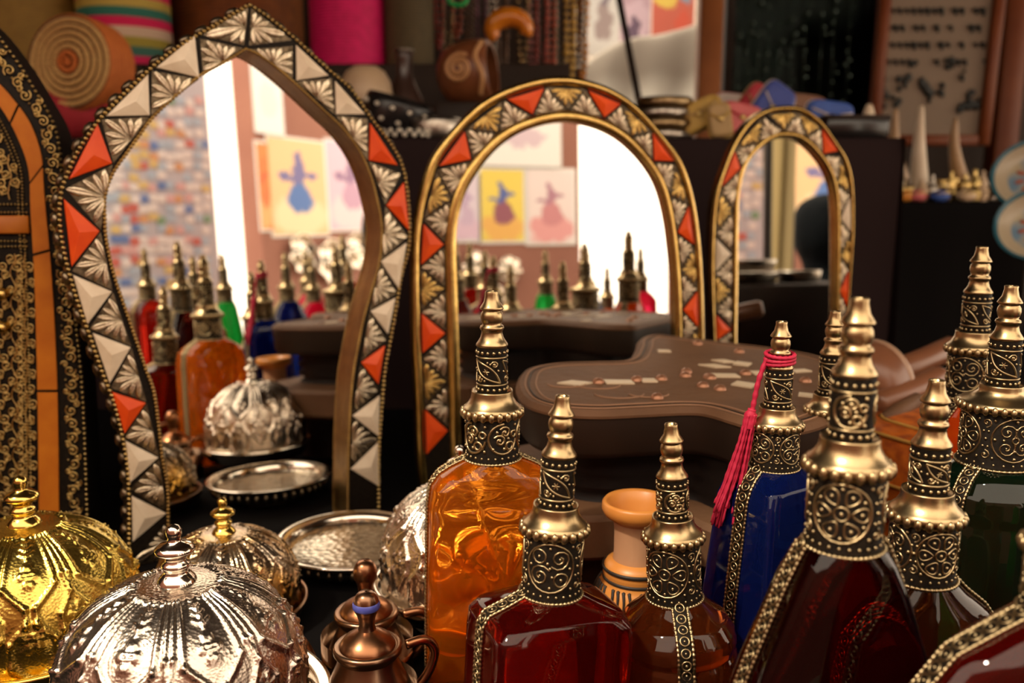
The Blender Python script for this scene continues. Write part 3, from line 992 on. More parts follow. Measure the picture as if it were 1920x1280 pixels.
# round red one in the corner
p = at(2010, 1000, .34); p[2] = .165
bottle('round dark red flask cut off by the bottom right corner', p[0], p[1], p[2] + .11,
       [(1, .0165, .0165, 2), (.97, .026, .018, 2.2), (.91, .044, .021, 2.2), (.80, .058, .023, 2.3), (.6, .064, .024, 2.4), (.3, .062, .024, 2.5), (.08, .052, .022, 2.6), (0, .046, .020, 2.6)],
       RED, rot=math.radians(2), bands=((PI, .0095), 0.0), seed=29)

# tassel tied to the blue bottle's stopper
tz = BT[2] - .0232
ts = thing('tassel', 'crimson thread tassel hanging from the neck of the blue bottle', 'tassel', (BT[0], BT[1], tz))
m = MB()
for k in range(3):
    a = np.linspace(0, 2 * PI, 49)[:-1]
    q = np.stack([.0083 * np.cos(a), .0083 * np.sin(a), np.full_like(a, .0030 - .0026 * k) + .0008 * np.sin(a + k)], -1)
    m.tube(q, .0013 * (1 + .18 * np.sin(a * 16)), 6, closed=True)
m.build('knotted_cord', TASSEL, ts)
m = MB(); cp = catmull([(-.0080, -.001, .001), (-.0125, -.002, -.012), (-.0150, -.0025, -.026), (-.0165, -.003, -.036)], 10)
m.tube(cp, .0016 * (1 + .15 * np.sin(np.arange(len(cp)) * 1.6)), 6); m.build('hanging_cord', TASSEL, ts)
m = MB()
for k in range(30):
    a = random.uniform(0, 2 * PI); r0 = .0035 * math.sqrt(random.random()); r1 = r0 * 2.6
    x0, y0 = -.0165 + r0 * math.cos(a), -.003 + r0 * math.sin(a)
    x1, y1 = -.0305 + r1 * math.cos(a), -.006 + r1 * math.sin(a) * .8
    zb = -.098 + random.uniform(-.006, .008)
    q = catmull([(x0, y0, -.033), (x0 - .003 + random.uniform(-.001, .001), y0 - .001, -.050), (.5 * x0 + .5 * x1 - .001, .5 * (y0 + y1), -.072), (x1, y1, zb)], 12)
    m.tube(q, .00085 * (1 + .22 * np.sin(np.arange(len(q)) * 1.9)), 5)
m.build('thread_skirt', TASSEL, ts, kind='stuff')
m = MB()
m.tube(catmull([(-.0160, -.003, -.030), (-.0172, -.003, -.036), (-.0178, -.0032, -.042)], 6), [.0026] * 3 + [.0036] * 5 + [.0040] * 5, 10); m.build('tassel_head', TASSEL, ts)

# ================================================================== DOMED DISHES
def seg_dist(px, py, a, b):
    a = np.asarray(a, float); b = np.asarray(b, float); d = b - a
    t = np.clip(((px - a[0]) * d[0] + (py - a[1]) * d[1]) / (d @ d), 0, 1)
    return np.hypot(px - a[0] - t * d[0], py - a[1] - t * d[1])


def dome_dish(name, label, X, Y, zb, R, Hh, material, smooth_mat, finial, sectors=8, plate=1.22, rot=0.0, amp=1.0, nth=320, nz=130, fs=1.0):
    """embossed domed lid with a turned finial, standing on a rimmed dish"""
    t = thing(name, label, 'dish', (X, Y, 0), rot)
    tt = np.linspace(.035, 1, nz)
    a = tt * PI / 2 * 1.06
    rr = R * np.sin(a) ** .86 * (1 + .03 * np.sin(a * 2)); rr = np.minimum(rr, R * 1.0)
    zz = Hh * np.cos(a * .985) ** .92 if False else Hh * np.clip(np.cos(np.minimum(a, PI / 2)), 0, 1) ** .80
    zz = zz - np.maximum(0, a - PI / 2) * R * 1.0
    zz = zz - zz[-1]
    th = np.arange(nth) * 2 * PI / nth
    TT, TH = np.meshgrid(tt, th, indexing='ij')
    w = 2 * PI / sectors
    x = ((TH / w) % 1.0) - .5          # -.5 .. .5 across one sector
    ax = np.abs(x)
    sig = .030
    h = np.zeros_like(TT)
    gx = ax; gy = TT * 1.9             # pattern space
    line = lambda A, B, k=1.0, s_=1.0: k * np.exp(-(seg_dist(gx, gy, (A[0], A[1] * 1.9), (B[0], B[1] * 1.9)) / (sig * s_)) ** 2)
    # paired ribs from the crown to mid height
    for xo, e in ((.455, .50), (.335, .54)):
        h += line((xo, .17), (xo, e))
    # strapwork: pointed frames and hexagons
    for A, B in (((.335, .54), (.06, .66)), ((.455, .50), (.5, .61)), ((.06, .66), (.06, .74)), ((.06, .74), (.25, .83)), ((.5, .61), (.34, .72)), ((.34, .72), (.34, .80)), ((.34, .80), (.5, .90)), ((.25, .83), (.25, .92)), ((.25, .92), (.06, .985))):
        h += line(A, B, 1.1)
    # a leafy stem between the ribs
    h += line((0, .22), (0, .36), .7, .7)
    for k in range(3):
        h += line((0, .25 + .045 * k), (.10 + .02 * k, .22 + .045 * k), .6, .7)
    # small scallops round the crown
    h += .7 * np.exp(-((gy - .17 * 1.9 - .03 * np.abs(np.cos(x * 2 * PI * 2))) / .022) ** 2)
    # flowers
    for cx, cy, rad, pet in ((0, .80 * 1.9, .17, 6), (0, .47 * 1.9, .16, 5), (.5, .745 * 1.9, .13, 6)):
        dx = gx - cx; dy = (gy - cy) * .9
        rho = np.hypot(dx, dy); ph = np.arctan2(dy, dx)
        pr = np.abs(np.cos(ph * pet / 2)) ** .6
        h += .9 * np.exp(-((rho - rad * .62 * pr) / (rad * .30)) ** 2) * (rho < rad * 1.5)
        h += .8 * np.exp(-(rho / (rad * .22)) ** 2)
    h += .5 * np.exp(-((TT - .975) / .012) ** 2)
    h *= np.clip((TT - .12) / .04, 0, 1)
    disp = h * .0016 * amp * (R / .07)
    na = np.stack([np.gradient(-zz), np.gradient(rr)], -1); na /= np.linalg.norm(na, axis=1, keepdims=True)
    r2 = rr[:, None] + disp * na[:, 0:1]; z2 = zz[:, None] + disp * na[:, 1:2]
    P = np.stack([r2 * np.cos(TH), r2 * np.sin(TH), z2 + zb], -1)
    m = MB(); m.grid(P[::-1], close_v=True)
    o = m.n - nz * nth
    m.f.append(tuple(o + (nz - 1) * nth + i for i in range(nth)))
    m.build('lid', material, t)
    top = zz[0] + zb
    if finial:
        f = [(0.0008, .0345), (.0032, .0335), (.0046, .0308), (.0045, .0285), (.0036, .0265), (.0040, .0250), (.0042, .0240), (.0085, .0226), (.0115, .0200), (.0112, .0180), (.0078, .0158), (.0062, .0140), (.0060, .0125), (.0078, .0110), (.0084, .0095),
             (.0078, .0080), (.0066, .0060), (.0080, .0044), (.0100, .0024), (.0112, .0002), (.0116, -.002), (.0110, -.006)]
        m = MB(); m.lathe([(r * fs, top + z * fs) for r, z in f], 32); m.build('finial', smooth_mat if finial is True else finial, t)
    # rimmed dish under the lid
    q = plate * R
    m = MB(); m.lathe([(R * .2, zb - .002), (R * .98, zb - .003), (R * 1.03, zb + .001), (R * 1.06, zb + .0045), (q * .97, zb + .007), (q, zb + .0065), (q * 1.005, zb + .004), (q * .96, zb - .001), (q * .88, zb - .010), (q * .66, zb * .45), (q * .52, zb * .25), (q * .56, .002), (q * .57, .0), (.001, 0.0)], 72)
    m.build('dish', smooth_mat, t)
    return t


p = at(333, 1100, .50)
dome_dish('domed_dish', 'silver embossed domed dish in front with a silver finial', p[0], .50, .030, .0715, .080, SILVER, SILVER_SMOOTH, True, rot=.25)
p = at(47, 995, .605)
dome_dish('domed_dish', 'golden embossed domed dish at the left edge', p[0], .605, .026, .0705, .078, GOLD, GOLD_SMOOTH, True, rot=.1, plate=1.12)
p = at(420, 1000, .675)
dome_dish('domed_dish', 'small copper and gilt domed dish behind the silver dome', p[0], .675, .012, .056, .058, COPPERED, PEWTER, GOLD_SMOOTH, rot=.4, sectors=9, fs=.82, plate=1.12)
p = at(878, 960, .685)
dome_dish('domed_dish', 'silver domed dish half hidden behind the amber flask', p[0] - .006, .678, .030, .062, .078, SILVER, SILVER_SMOOTH, True, rot=.0, fs=.9, plate=1.12)

# wide silver bowl before the keyhole mirror
p = at_z(662, 1010, .024)
bw = thing('silver_bowl', 'wide silver bowl with a flat rim at the foot of the keyhole mirror', 'bowl', (p[0], p[1], 0))
BR = .068
m = MB(); m.lathe([(.001, .014), (BR * .5, .0142), (BR * .80, .0155), (BR * .88, .0180), (BR * .91, .0225), (BR * .97, .0245), (BR * 1.0, .0245), (BR * 1.015, .0235), (BR * 1.0, .022), (BR * .93, .019), (BR * .90, .014), (BR * .80, .008), (BR * .6, .004), (BR * .55, .002), (BR * .58, 0.0), (.001, 0)], 72)
m.build('bowl_body', mat('engraved_silver', (.72, .65, .54), .22, 1.0, noise=(160, (.45, .36, .27), .18), bump=('voronoi', 170, .3, .0015)), bw)
a = np.linspace(0, 2 * PI, 97)[:-1]
m = MB(); m.lathe([(BR * .86, .0165), (BR * .875, .0195), (BR * .885, .0222), (BR * .91, .0236), (BR * .98, .0258), (BR * 1.02, .0262), (BR * 1.035, .0248), (BR * 1.02, .0232)], 96); m.build('rim', SILVER_SMOOTH, bw)
m = MB()
for k in range(40):
    b = 2 * PI * k / 40; m.ball((BR * .925 * math.cos(b), BR * .925 * math.sin(b), .0155), (.0022, .0022, .004), 6, 5)
m.build('fluted_band', DARK_SIDE, bw, kind='stuff')


# ================================================================== TEAPOTS
def teapot(label, px, py, Y, s, blue, rot):
    """small turned coffee pot: belly, lid with a spool knob, spout and looped handle. px, py = top of its knob"""
    p = at(px, py, Y)
    t = thing('teapot', label, 'teapot', (p[0], Y, 0), rot)
    T = p[2]
    Z = lambda d: T - d * s
    m = MB(); m.lathe([(r * s, Z(d)) for r, d in [(.0008, 0), (.0042, .0003), (.0066, .0025), (.0082, .0060), (.0086, .0085)]] + [(r * s, Z(d)) for r, d in [(.0080, .0135), (.0064, .0165), (.0055, .0200), (.0052, .0240), (.0062, .0275)]], 28)
    kb = m.build('lid_knob', COPPER if not blue else PEWTER, t)
    if blue:
        m = MB(); m.lathe([(r * s, Z(d)) for r, d in [(.0084, .0072), (.0091, .0082), (.0092, .0112), (.0084, .0122)]], 28); m.build('blue_ring', BLUE_BAND, kb)
    m = MB(); m.lathe([(r * s, Z(d)) for r, d in [(.0056, .0265), (.0090, .0285), (.0150, .0325), (.0185, .0370), (.0192, .0395), (.0175, .0402)]], 36); m.build('lid', COPPER, t)
    m = MB(); m.lathe([(r * s, Z(d)) for r, d in [(.0180, .0385), (.0215, .0375), (.0228, .0392), (.0228, .0420), (.0212, .0440), (.0196, .0465)]], 40); m.build('mouth_rim', PEWTER, t)
    hb = (T / s)
    m = MB(); m.lathe([(r * s, Z(d)) for r, d in [(.0195, .0440), (.0205, .0500), (.0250, .0600), (.0300, .0720), (.0325, .0850)]] + [(.0325 * s, T * .35), (.030 * s, T * .2), (.022 * s, T * .1), (.020 * s, T * .06), (.024 * s, .004), (.025 * s, 0), (.001, 0)], 44)
    m.build('belly', PEWTER, t)
    m = MB(); q = catmull([(.028 * s, 0, Z(.080)), (.040 * s, 0, Z(.068)), (.046 * s, 0, Z(.052)), (.040 * s, 0, Z(.042)), (.026 * s, 0, Z(.043))], 6)
    m.tube(q, .0034 * s, 8); m.build('handle', COPPER, t)
    m = MB(); q = catmull([(-.029 * s, 0, Z(.085)), (-.039 * s, 0, Z(.075)), (-.045 * s, 0, Z(.060)), (-.052 * s, 0, Z(.052))], 6)
    m.tube(q, np.linspace(.0065, .0038, len(q)) * s, 10); sp = m.build('spout', COPPER, t)
    e = q[-1]; m = MB(); m.ball((e[0], e[1], e[2]), (.0060 * s, .0060 * s, .0030 * s), 12, 6); m.build('spout_lip', PEWTER, sp)
    return t


teapot('copper teapot with a plain knob, behind the blue-ringed one', 684, 1050, .60, 1.0, False, math.radians(10))
teapot('teapot with a blue ring round its lid knob, beside the silver dome', 686, 1108, .53, .95, True, math.radians(20))

# ================================================================== CLAY POT
p = at_z(1196, 938, .126)
cp = thing('clay_pot', 'small orange clay pot with a flared mouth behind the brown bottle', 'pot', (p[0], p[1], 0))
cp.scale = (.88, .88, 1.40)
m = MB(); m.lathe([(.001, .060), (.012, .062), (.0165, .074), (.0205, .0845), (.0240, .0893), (.0265, .0905), (.0284, .0890), (.0286, .0858), (.0262, .0828), (.0220, .0812), (.0190, .0795)], 48)
m.build('mouth', CLAY, cp)
m = MB(); m.lathe([(.0192, .0805), (.0182, .074), (.0182, .064), (.0190, .0585)], 40); m.build('neck', CLAY_RAW, cp)
m = MB(); m.lathe([(.0190, .0595), (.0240, .0580), (.0265, .0555), (.0270, .0520), (.0255, .0500), (.0300, .0470), (.0345, .040), (.036, .030), (.034, .018), (.027, .006), (.024, 0), (.001, 0)], 48)
bd = m.build('belly', CLAY, cp)
m = MB(); a = np.linspace(0, 2 * PI, 73)[:-1]
for z, r in ((.0500, .0262), (.0555, .0268)):
    m.tube(np.stack([r * np.cos(a), r * np.sin(a), np.full_like(a, z)], -1), .0011, 6, closed=True)
for k in range(40):
    b = 2 * PI * k / 40
    if k % 5 == 4:
        continue
    q = [(.0290 * math.cos(b), .0290 * math.sin(b), .0478), (.0335 * math.cos(b + .06), .0335 * math.sin(b + .06), .0425), (.0358 * math.cos(b + .02), .0358 * math.sin(b + .02), .034)]
    m.tube(catmull(q, 4), np.linspace(.0016, .0004, 9), 5)
m.build('painted_strokes', INK, bd, kind='stuff')

# ================================================================== CARVED BELLOWS
BZ = .180
far = [(968, 712), (985, 690), (1040, 679), (1120, 676), (1172, 673), (1190, 652), (1197, 634), (1228, 626), (1290, 632), (1400, 645), (1480, 655), (1545, 668), (1600, 690)]
near = [(1590, 760), (1560, 782), (1500, 800), (1440, 798), (1380, 783), (1330, 768), (1290, 764), (1200, 768), (1120, 771), (1040, 766), (990, 752), (970, 733)]
top = catmull([at_z(*q, BZ)[:2] for q in far + near], 5, closed=True)
cen = top.mean(0)
area = .5 * np.sum(top[:, 0] * np.roll(top[:, 1], -1) - np.roll(top[:, 0], -1) * top[:, 1])
if area < 0:
    top = top[::-1]
be = thing('bellows', 'carved brown wooden bellows with pale inlays lying behind the bottles', 'bellows', (cen[0], cen[1], 0))
lt = top - cen


def inset(poly, d):
    t = np.roll(poly, -1, 0) - np.roll(poly, 1, 0); t /= np.linalg.norm(t, axis=1, keepdims=True) + 1e-9
    return poly + np.stack([-t[:, 1], t[:, 0]], -1) * d


K = len(lt)
m = MB()
P = [np.c_[inset(lt, .0002), np.full(K, BZ - .006)], np.c_[lt, np.full(K, BZ - .004)], np.c_[inset(lt, .0035), np.full(K, BZ)]]
m.grid(np.array(P), close_v=True)
m.f.append(tuple(range(2 * K, 3 * K)))
tpb = m.build('top_board', WOOD_GREY, be); smooth_angle(tpb, 40)
m = MB(); m.grid(np.array([np.c_[inset(lt, .006), np.full(K, BZ - .038)], np.c_[inset(lt, .002), np.full(K, BZ - .033)], np.c_[inset(lt, .0012), np.full(K, BZ - .005)]]), close_v=True); m.f.append(tuple(reversed(range(K)))); m.build('board_edge', WOOD_DARK, be)
# carved contour lines following the outline
for d in (.008, .011, .017):
    q = inset(lt, d); m = MB(); m.tube(np.c_[q, np.full(K, BZ + .0002)], .0008, 5, closed=True); m.build('carved_line', WOOD_DARK if d > .01 and d < .015 else mat('scraped_wood', (.30, .16, .09), .6), tpb)
# leather pleats under it, set well back, down to the wider lower board and its block foot
P = []
for k, z in enumerate(np.linspace(BZ - .037, .099, 8)):
    P.append(np.c_[cen * 0 + lt * (.80 if k % 2 else .74), np.full(K, z)])
m = MB(); m.grid(np.array(P)[::-1], close_v=True); m.build('leather_pleats', LEATHER, be)
q = inset(lt, -.010) + np.array([-.012, .004])
m = MB()
m.grid(np.array([np.c_[inset(q, .004), np.full(K, .064)], np.c_[q, np.full(K, .068)], np.c_[q, np.full(K, .096)], np.c_[inset(q, .004), np.full(K, .100)]]), close_v=True)
m.f.append(tuple(range(3 * K, 4 * K))); m.f.append(tuple(reversed(range(K)))); smooth_angle(m.build('lower_board', WOOD_GREY, be), 40)
m = MB(); m.grid(np.array([np.c_[lt * .8, np.full(K, .0)], np.c_[lt * .8, np.full(K, .066)]]), close_v=True); m.build('block_foot', WOOD_DARK, be)
PALE_INLAY = mat('pale_inlay', (.66, .53, .36), .5)
STUD = mat('copper_stud', (.34, .16, .09), .4, .6)
for (px, py, L, W, ang) in [(1078, 719, .030, .010, 3), (1160, 717, .026, .011, -3), (1216, 714, .014, .010, 0), (1245, 659, .014, .008, -8), (1340, 687, .030, .008, -22), (1357, 678, .024, .008, -25), (1392, 683, .016, .012, -35), (1360, 705, .024, .011, -5),
                            (1395, 722, .020, .013, -40), (1425, 700, .016, .011, 0), (1500, 696, .018, .008, 15), (1515, 742, .016, .009, -30), (1455, 668, .012, .007, 10)]:
    c = at_z(px, py, BZ)[:2] - cen; a = math.radians(ang)
    ex = np.array([math.cos(a), math.sin(a)]) * L / 2; ey = np.array([-math.sin(a), math.cos(a)]) * W * 1.0
    poly = [c - ex, c - ey * .9 + ex * .1, c + ex, c + ey * .9 - ex * .1] if L > .022 and W < .0105 else [c - ex * .8 - ey * .6, c + ex - ey * .6, c + ex * .8 + ey * .6, c - ex + ey * .6]
    m = MB(); m.prism(poly, BZ - .001, BZ + .0012); m.build('pale_inlay', PALE_INLAY, be, smooth=False)
for (px, py) in [(1122, 717), (1194, 713), (1240, 711), (1285, 705), (1329, 708), (1318, 724), (1398, 701), (1386, 660), (1308, 645), (1332, 709), (1287, 698), (1510, 715), (1350, 730), (1232, 746)]:
    c = at_z(px, py, BZ)[:2] - cen
    m = MB(); m.lathe([(.0005, BZ + .0042), (.0030, BZ + .0036), (.0048, BZ + .0018), (.0054, BZ - .0005)], 14, c=(c[0], c[1], 0)); m.build('stud', STUD, be)
for (px, py, r) in [(1122, 722, .018), (1160, 738, .02), (1216, 738, .016), (1062, 720, .016)]:
    c = at_z(px, py, BZ)[:2] - cen; a = np.linspace(PI * 1.05, PI * 1.95, 16)
    m = MB(); m.tube(np.stack([c[0] + r * np.cos(a), c[1] + r * .8 * np.sin(a), np.full_like(a, BZ + .0002)], -1), .0008, 5); m.build('carved_line', mat('scraped_wood'), tpb)

# ================================================================== WOODEN MALLETS RIGHT OF THE BELLOWS
def lying(name, label, cat, pa, pb, parts):
    """turned thing lying along pa -> pb; parts = [(name, profile [(radius, distance along)], material)]"""
    pa, pb = np.asarray(pa), np.asarray(pb); d = pb - pa
    t = thing(name, label, cat, pa)
    t.rotation_euler = Vector(d).to_track_quat('Z', 'Y').to_euler()
    for nm, prof, mm in parts:
        m = MB(); m.lathe(prof[::-1], 36); m.build(nm, mm, t)
    return t


GLOSS_WOOD = mat('polished_brown_wood', (.16, .06, .028), .3, 0, noise=(12, (.24, .10, .05), .3))
pa = at(1590, 735, .90); pb = at(1790, 650, .98)
L = np.linalg.norm(pb - pa)
lying('wooden_mallet', 'turned brown wooden mallet with a round head and a handle pointing right', 'mallet', pa, pb,
      [('head', [(.001, 0), (.030, .002), (.040, .010), (.0435, .022), (.043, .042), (.039, .052), (.034, .056), (.012, .058)], GLOSS_WOOD),
       ('head_ring', [(.0425, .041), (.0442, .0445), (.0430, .0485), (.039, .0525)], mat('pale_wood_ring', (.36, .22, .14), .35)),
       ('handle', [(.010, .054), (.0135, .060), (.0128, L * .7), (.0135, L - .006), (.010, L), (.001, L)], GLOSS_WOOD)])
pa = at(1640, 760, .86); pb = at(1768, 706, .91)
L = np.linalg.norm(pb - pa)
lying('wooden_pestle', 'short brown wooden pestle lying under the mallet handle', 'pestle', pa, pb,
      [('shaft', [(.001, 0), (.010, .001), (.0125, .006), (.0120, L * .6), (.0130, L - .008), (.0105, L - .001), (.001, L)], GLOSS_WOOD)])
pa = at(1655, 790, .83); pb = at(1722, 748, .87); L = np.linalg.norm(pb - pa)
lying('wooden_stick', 'pale stick lying on the orange leather pouf', 'stick', pa, pb, [('shaft', [(.001, 0), (.007, .001), (.008, L * .5), (.007, L - .001), (.001, L)], WOOD_GREY)])

# orange embroidered leather pouf behind the garnet flask
LEATHER_O = mat('orange_leather', (.62, .15, .015), .4, 0, noise=(70, (.32, .06, .01), .12), bump=('voronoi', 90, .4, .002))
p = at(1700, 800, .80)
pf = thing('leather_pouf', 'orange patterned leather pouf behind the garnet flask', 'pouf', (p[0] + .055, .82, 0), .5)
a4 = np.array([superring(r, r * .8, 4, 64) for r in (.001, .05, .085, .100, .105, .103, .098, .104, .103, .095)])
zz = [.128, .128, .124, .112, .085, .055, .04, .03, .006, 0]
m = MB(); m.grid(np.array([np.c_[q, np.full(64, z)] for q, z in zip(a4, zz)])[::-1], close_v=True); m.build('cushion', LEATHER_O, pf)
m = MB()
for sc, z in ((.062, .1275), (.090, .1225), (.1056, .085)):
    q = superring(sc, sc * .8, 4, 64); m.tube(np.c_[q, np.full(64, z)], .0018, 5, closed=True)
m.build('stitched_seams', mat('yellow_thread', (.55, .30, .06), .6), pf, kind='stuff')

# ================================================================== CABINET MIRROR AT THE LEFT EDGE
PL0 = Plane(at(114, 950, .80), 12, 4)
uv0 = lambda p: PL0.uv(*p)
cb = thing('cabinet_mirror', 'tall arched cabinet with black embossed metal and orange bone strips at the left edge', 'cabinet', matrix=PL0.matrix())
s_out = catmull([uv0(q) for q in [(115, 1040), (114, 950), (111, 732), (101, 530), (86, 364), (80, 290), (59, 229), (25, 182), (-10, 145), (-60, 100), (-150, 50)]], 6)
s_in = catmull([uv0(q) for q in [(73, 1040), (72, 950), (69, 732), (64, 530), (57, 397), (54, 325), (38, 272), (10, 216), (-20, 180), (-70, 140), (-150, 98)]], 6)
b_out = catmull([uv0(q) for q in [(167, 1040), (165, 950), (156, 732), (138, 560), (124, 430), (116, 320), (104, 238), (62, 160), (20, 95), (-40, 25), (-150, -50)]], 6)
TC = .05
lft = uv0((-150, 700))[0]                 # the middle of the cabinet
for A in (s_out, s_in, b_out):
    A[-1, 0] = lft
ns = len(s_out)
m = MB(); m.grid(strip(b_out, -.004, s_out, 0)[:, ::-1]); m.grid(strip(b_out, -TC, b_out, -.004)[:, ::-1]); bf = m.build('embossed_border', OXIDE, cb, smooth=False)
m = MB(); m.grid(strip(s_out, .0, s_in, .0)[:, ::-1]); m.build('strip_bed', OXIDE, cb, smooth=False)
# bone strips, one piece after another
cuts = [0, 12, 20, 28, 40, 49, 57, ns - 1]
for i0, i1 in zip(cuts[:-1], cuts[1:]):
    sl = slice(i0, i1 + 1)
    A = s_out[sl] + (s_in[sl] - s_out[sl]) * .06; B = s_out[sl] + (s_in[sl] - s_out[sl]) * .94
    g = .0012
    for Q in (A, B):
        d = Q[1] - Q[0]; Q[0] += d / np.linalg.norm(d) * g; d = Q[-2] - Q[-1]; Q[-1] += d / np.linalg.norm(d) * g
    m = MB(); m.grid(strip(A, .0, A, .0025)); m.grid(strip(A, .0025, B, .0025)); m.grid(strip(B, .0025, B, .0)); m.build('bone_strip', AMBER_BONE, cb, smooth=False)
m = MB(); beads_along(m, b_out + (s_out - b_out) * .06, .0018, .0048, -.002); m.build('bead_row', GOLD_BEAD, cb, kind='stuff')


def plane_map(w):
    return lambda u, v: (np.stack([u, v, np.full_like(u, w)], -1), np.broadcast_to(np.array([0, 0, 1.0]), (len(u), 3)))


rel = Relief(plane_map(.0005), .0008)
q = resample((b_out + s_out) / 2, step=.0125)
for i, c in enumerate(q[2:-1]):
    rel.spiral(c[0] + random.uniform(-.001, .001), c[1], .0052, random.uniform(0, 6), 1.4, 1 if i % 2 else -1, 16)
    rel.spiral(c[0] + .004 * (1 if i % 2 else -1), c[1] + .006, .0034, random.uniform(0, 6), 1.2, -1, 12)
    rel.dot(c[0] - .004, c[1] + .004)
rel.m.build('scrollwork', GOLD_BEAD, bf, kind='stuff')
# inner doors: a black panel, a cross bar, bead lines and dense scrolls
lft = uv0((-150, 700))[0]
k = len(s_in)
pan = np.concatenate([s_in, [[lft, s_in[-1, 1]], [lft, s_in[0, 1]]]])
m = MB(); m.add(np.c_[pan, np.full(len(pan), -.001)], [tuple(range(len(pan)))]); dr = m.build('door_panel', OXIDE, cb, smooth=False)
m = MB(); a, b = uv0((-150, 440)), uv0((54, 404)); m.box((lft, a[1], -.001), (b[0], b[1], .003), .0008); m.build('bone_strip', AMBER_BONE, cb)
m = MB(); mid = uv0((56, 440))
for off in (.006, .0095):
    pth = offset_poly(s_in, off)
    beads_along(m, pth, .0011, .0030, .0004)
for py in (383, 398, 452, 462):
    a, b = uv0((-150, py)), uv0((50, py)); beads_along(m, np.array([a, b]), .0011, .0030, .0004)
m.build('bead_row', GOLD_BEAD, dr, kind='stuff')
rel = Relief(plane_map(.0003), .0007)
def vine(px, y0, y1, amp, seed):
    """climbing scroll: a wavy stem throwing off curls to both sides"""
    rg = np.random.default_rng(seed)
    ys = np.arange(y0, y1, 4.0); xs = px + (ys - 478) * .012 + amp * np.sin(ys * .11 + seed)
    rel.line(np.array([uv0((x, y)) for x, y in zip(xs, ys)]))
    for k, y in enumerate(np.arange(y0 + 8, y1 - 8, 14.3)):
        sd = 1 if k % 2 else -1
        x = px + (y - 478) * .012 + amp * math.sin(y * .11 + seed) + sd * 9
        c = uv0((x, y)); rel.spiral(c[0], c[1], rg.uniform(.0036, .0050), PI if sd > 0 else 0, 1.5, sd, 16)
        c = uv0((x + sd * 2, y + 8)); rel.spiral(c[0], c[1], .0022, 1.0, 1.0, -sd, 9, .0006)


for k, px in enumerate((-124, -95, -66, -38, -8, 24)):
    vine(px, 476, 1036, 5, k)
vine(47, 476, 1036, 2, 7)
for k, px in enumerate((-112, -86, -60, -34, -8)):
    vine(px, 178 + 14 * k, 376, 4, k + 3)
vine(20, 290, 376, 3, 9)
rel.m.build('scrollwork', GOLD_BEAD, dr, kind='stuff')
for py in (550, 612):
    c = uv0((9, py)); m = MB(); m.lathe([(.0005, .013), (.004, .012), (.0055, .009), (.0042, .005), (.0025, .003), (.005, .0005), (.0055, -.001)], 20, c=(c[0], c[1], 0)); m.build('knob', GOLD_RIM, cb)
m = MB(); m.add(np.c_[np.concatenate([b_out, [[lft, b_out[-1, 1]], [lft, b_out[0, 1]]]]), np.full(len(b_out) + 2, -TC)], [tuple(range(len(b_out) + 2))]); m.build('backing_board', WOOD_DARK, cb, smooth=False)

# the left half of the cabinet, outside the frame, is the same the other way round
def mirrored(o, parent):
    me = o.data.copy(); me.name = o.data.name
    co = np.zeros(len(me.vertices) * 3); me.vertices.foreach_get('co', co); co = co.reshape(-1, 3); co[:, 0] = 2 * lft - co[:, 0]
    me.vertices.foreach_set('co', co.ravel()); me.flip_normals(); me.update()
    n = bpy.data.objects.new(o.name.split('.')[0], me); COL.objects.link(n); n.parent = parent
    if 'kind' in o:
        n['kind'] = o['kind']
    return n


for ch in [o for o in COL.objects if o.parent is cb]:
    n = mirrored(ch, cb)
    for g in [o for o in COL.objects if o.parent is ch]:
        mirrored(g, n)

# ================================================================== BASKETS
def coil_basket(label, cx_px, half_px, top_py, bot_py, Y, material, coils, flare=0.0, group='coiled baskets'):
    a = at(cx_px, bot_py, Y); b = at(cx_px, top_py, Y)
    hpx = half_px / FPX * (Y * CP)
    H = b[2] - a[2]
    t = thing('coiled_basket', label, 'basket', (a[0], Y, a[2]), 0, group)
    pr = [(hpx * .93 * (1 + flare), H)]
    for i in range(coils):
        z1 = H * (1 - i / coils); z0 = H * (1 - (i + 1) / coils); f = 1 + flare * (1 - i / coils)
        d = (z1 - z0)
        for u in (.0, .2, .5, .8):
            pr.append((hpx * f + d * .55 * math.sin(PI * u) - d * .3, z1 - d * u))
    pr += [(hpx * .98, 0), (.001, 0)]
    m = MB(); m.lathe(pr, 56); m.build('coiled_wall', material, t)
    pr = [(hpx * .93 * (1 + flare), H), (hpx * .9, H * .5), (hpx * .88, H * .04), (.001, H * .03)]
    m = MB(); m.lathe(pr[::-1], 40); m.build('lining', WOOD_DARK, t)
    return t


MAGENTA = mat('magenta_raffia', (.78, .01, .16), .6, 0, noise=(60, (.55, .005, .09), .3))
OLIVE = mat('olive_raffia', (.11, .075, .03), .7, 0, noise=(60, (.07, .05, .02), .3))
OCHRE = mat('ochre_raffia', (.30, .17, .03), .7, 0, noise=(60, (.22, .12, .02), .3))
RUST = mat('rust_raffia', (.34, .10, .02), .7, 0, noise=(40, (.20, .06, .015), .2))
STEPZ = SHZ + .17
BY = 2.05


def base_py(Y, z):
    """image row of height z at depth Y (straight ahead)"""
    d = np.array([0, Y, z - CAM_H]); return 640 - FPX * (d @ np.array([0, SP, CP])) / (d @ np.array([0, CP, -SP]))


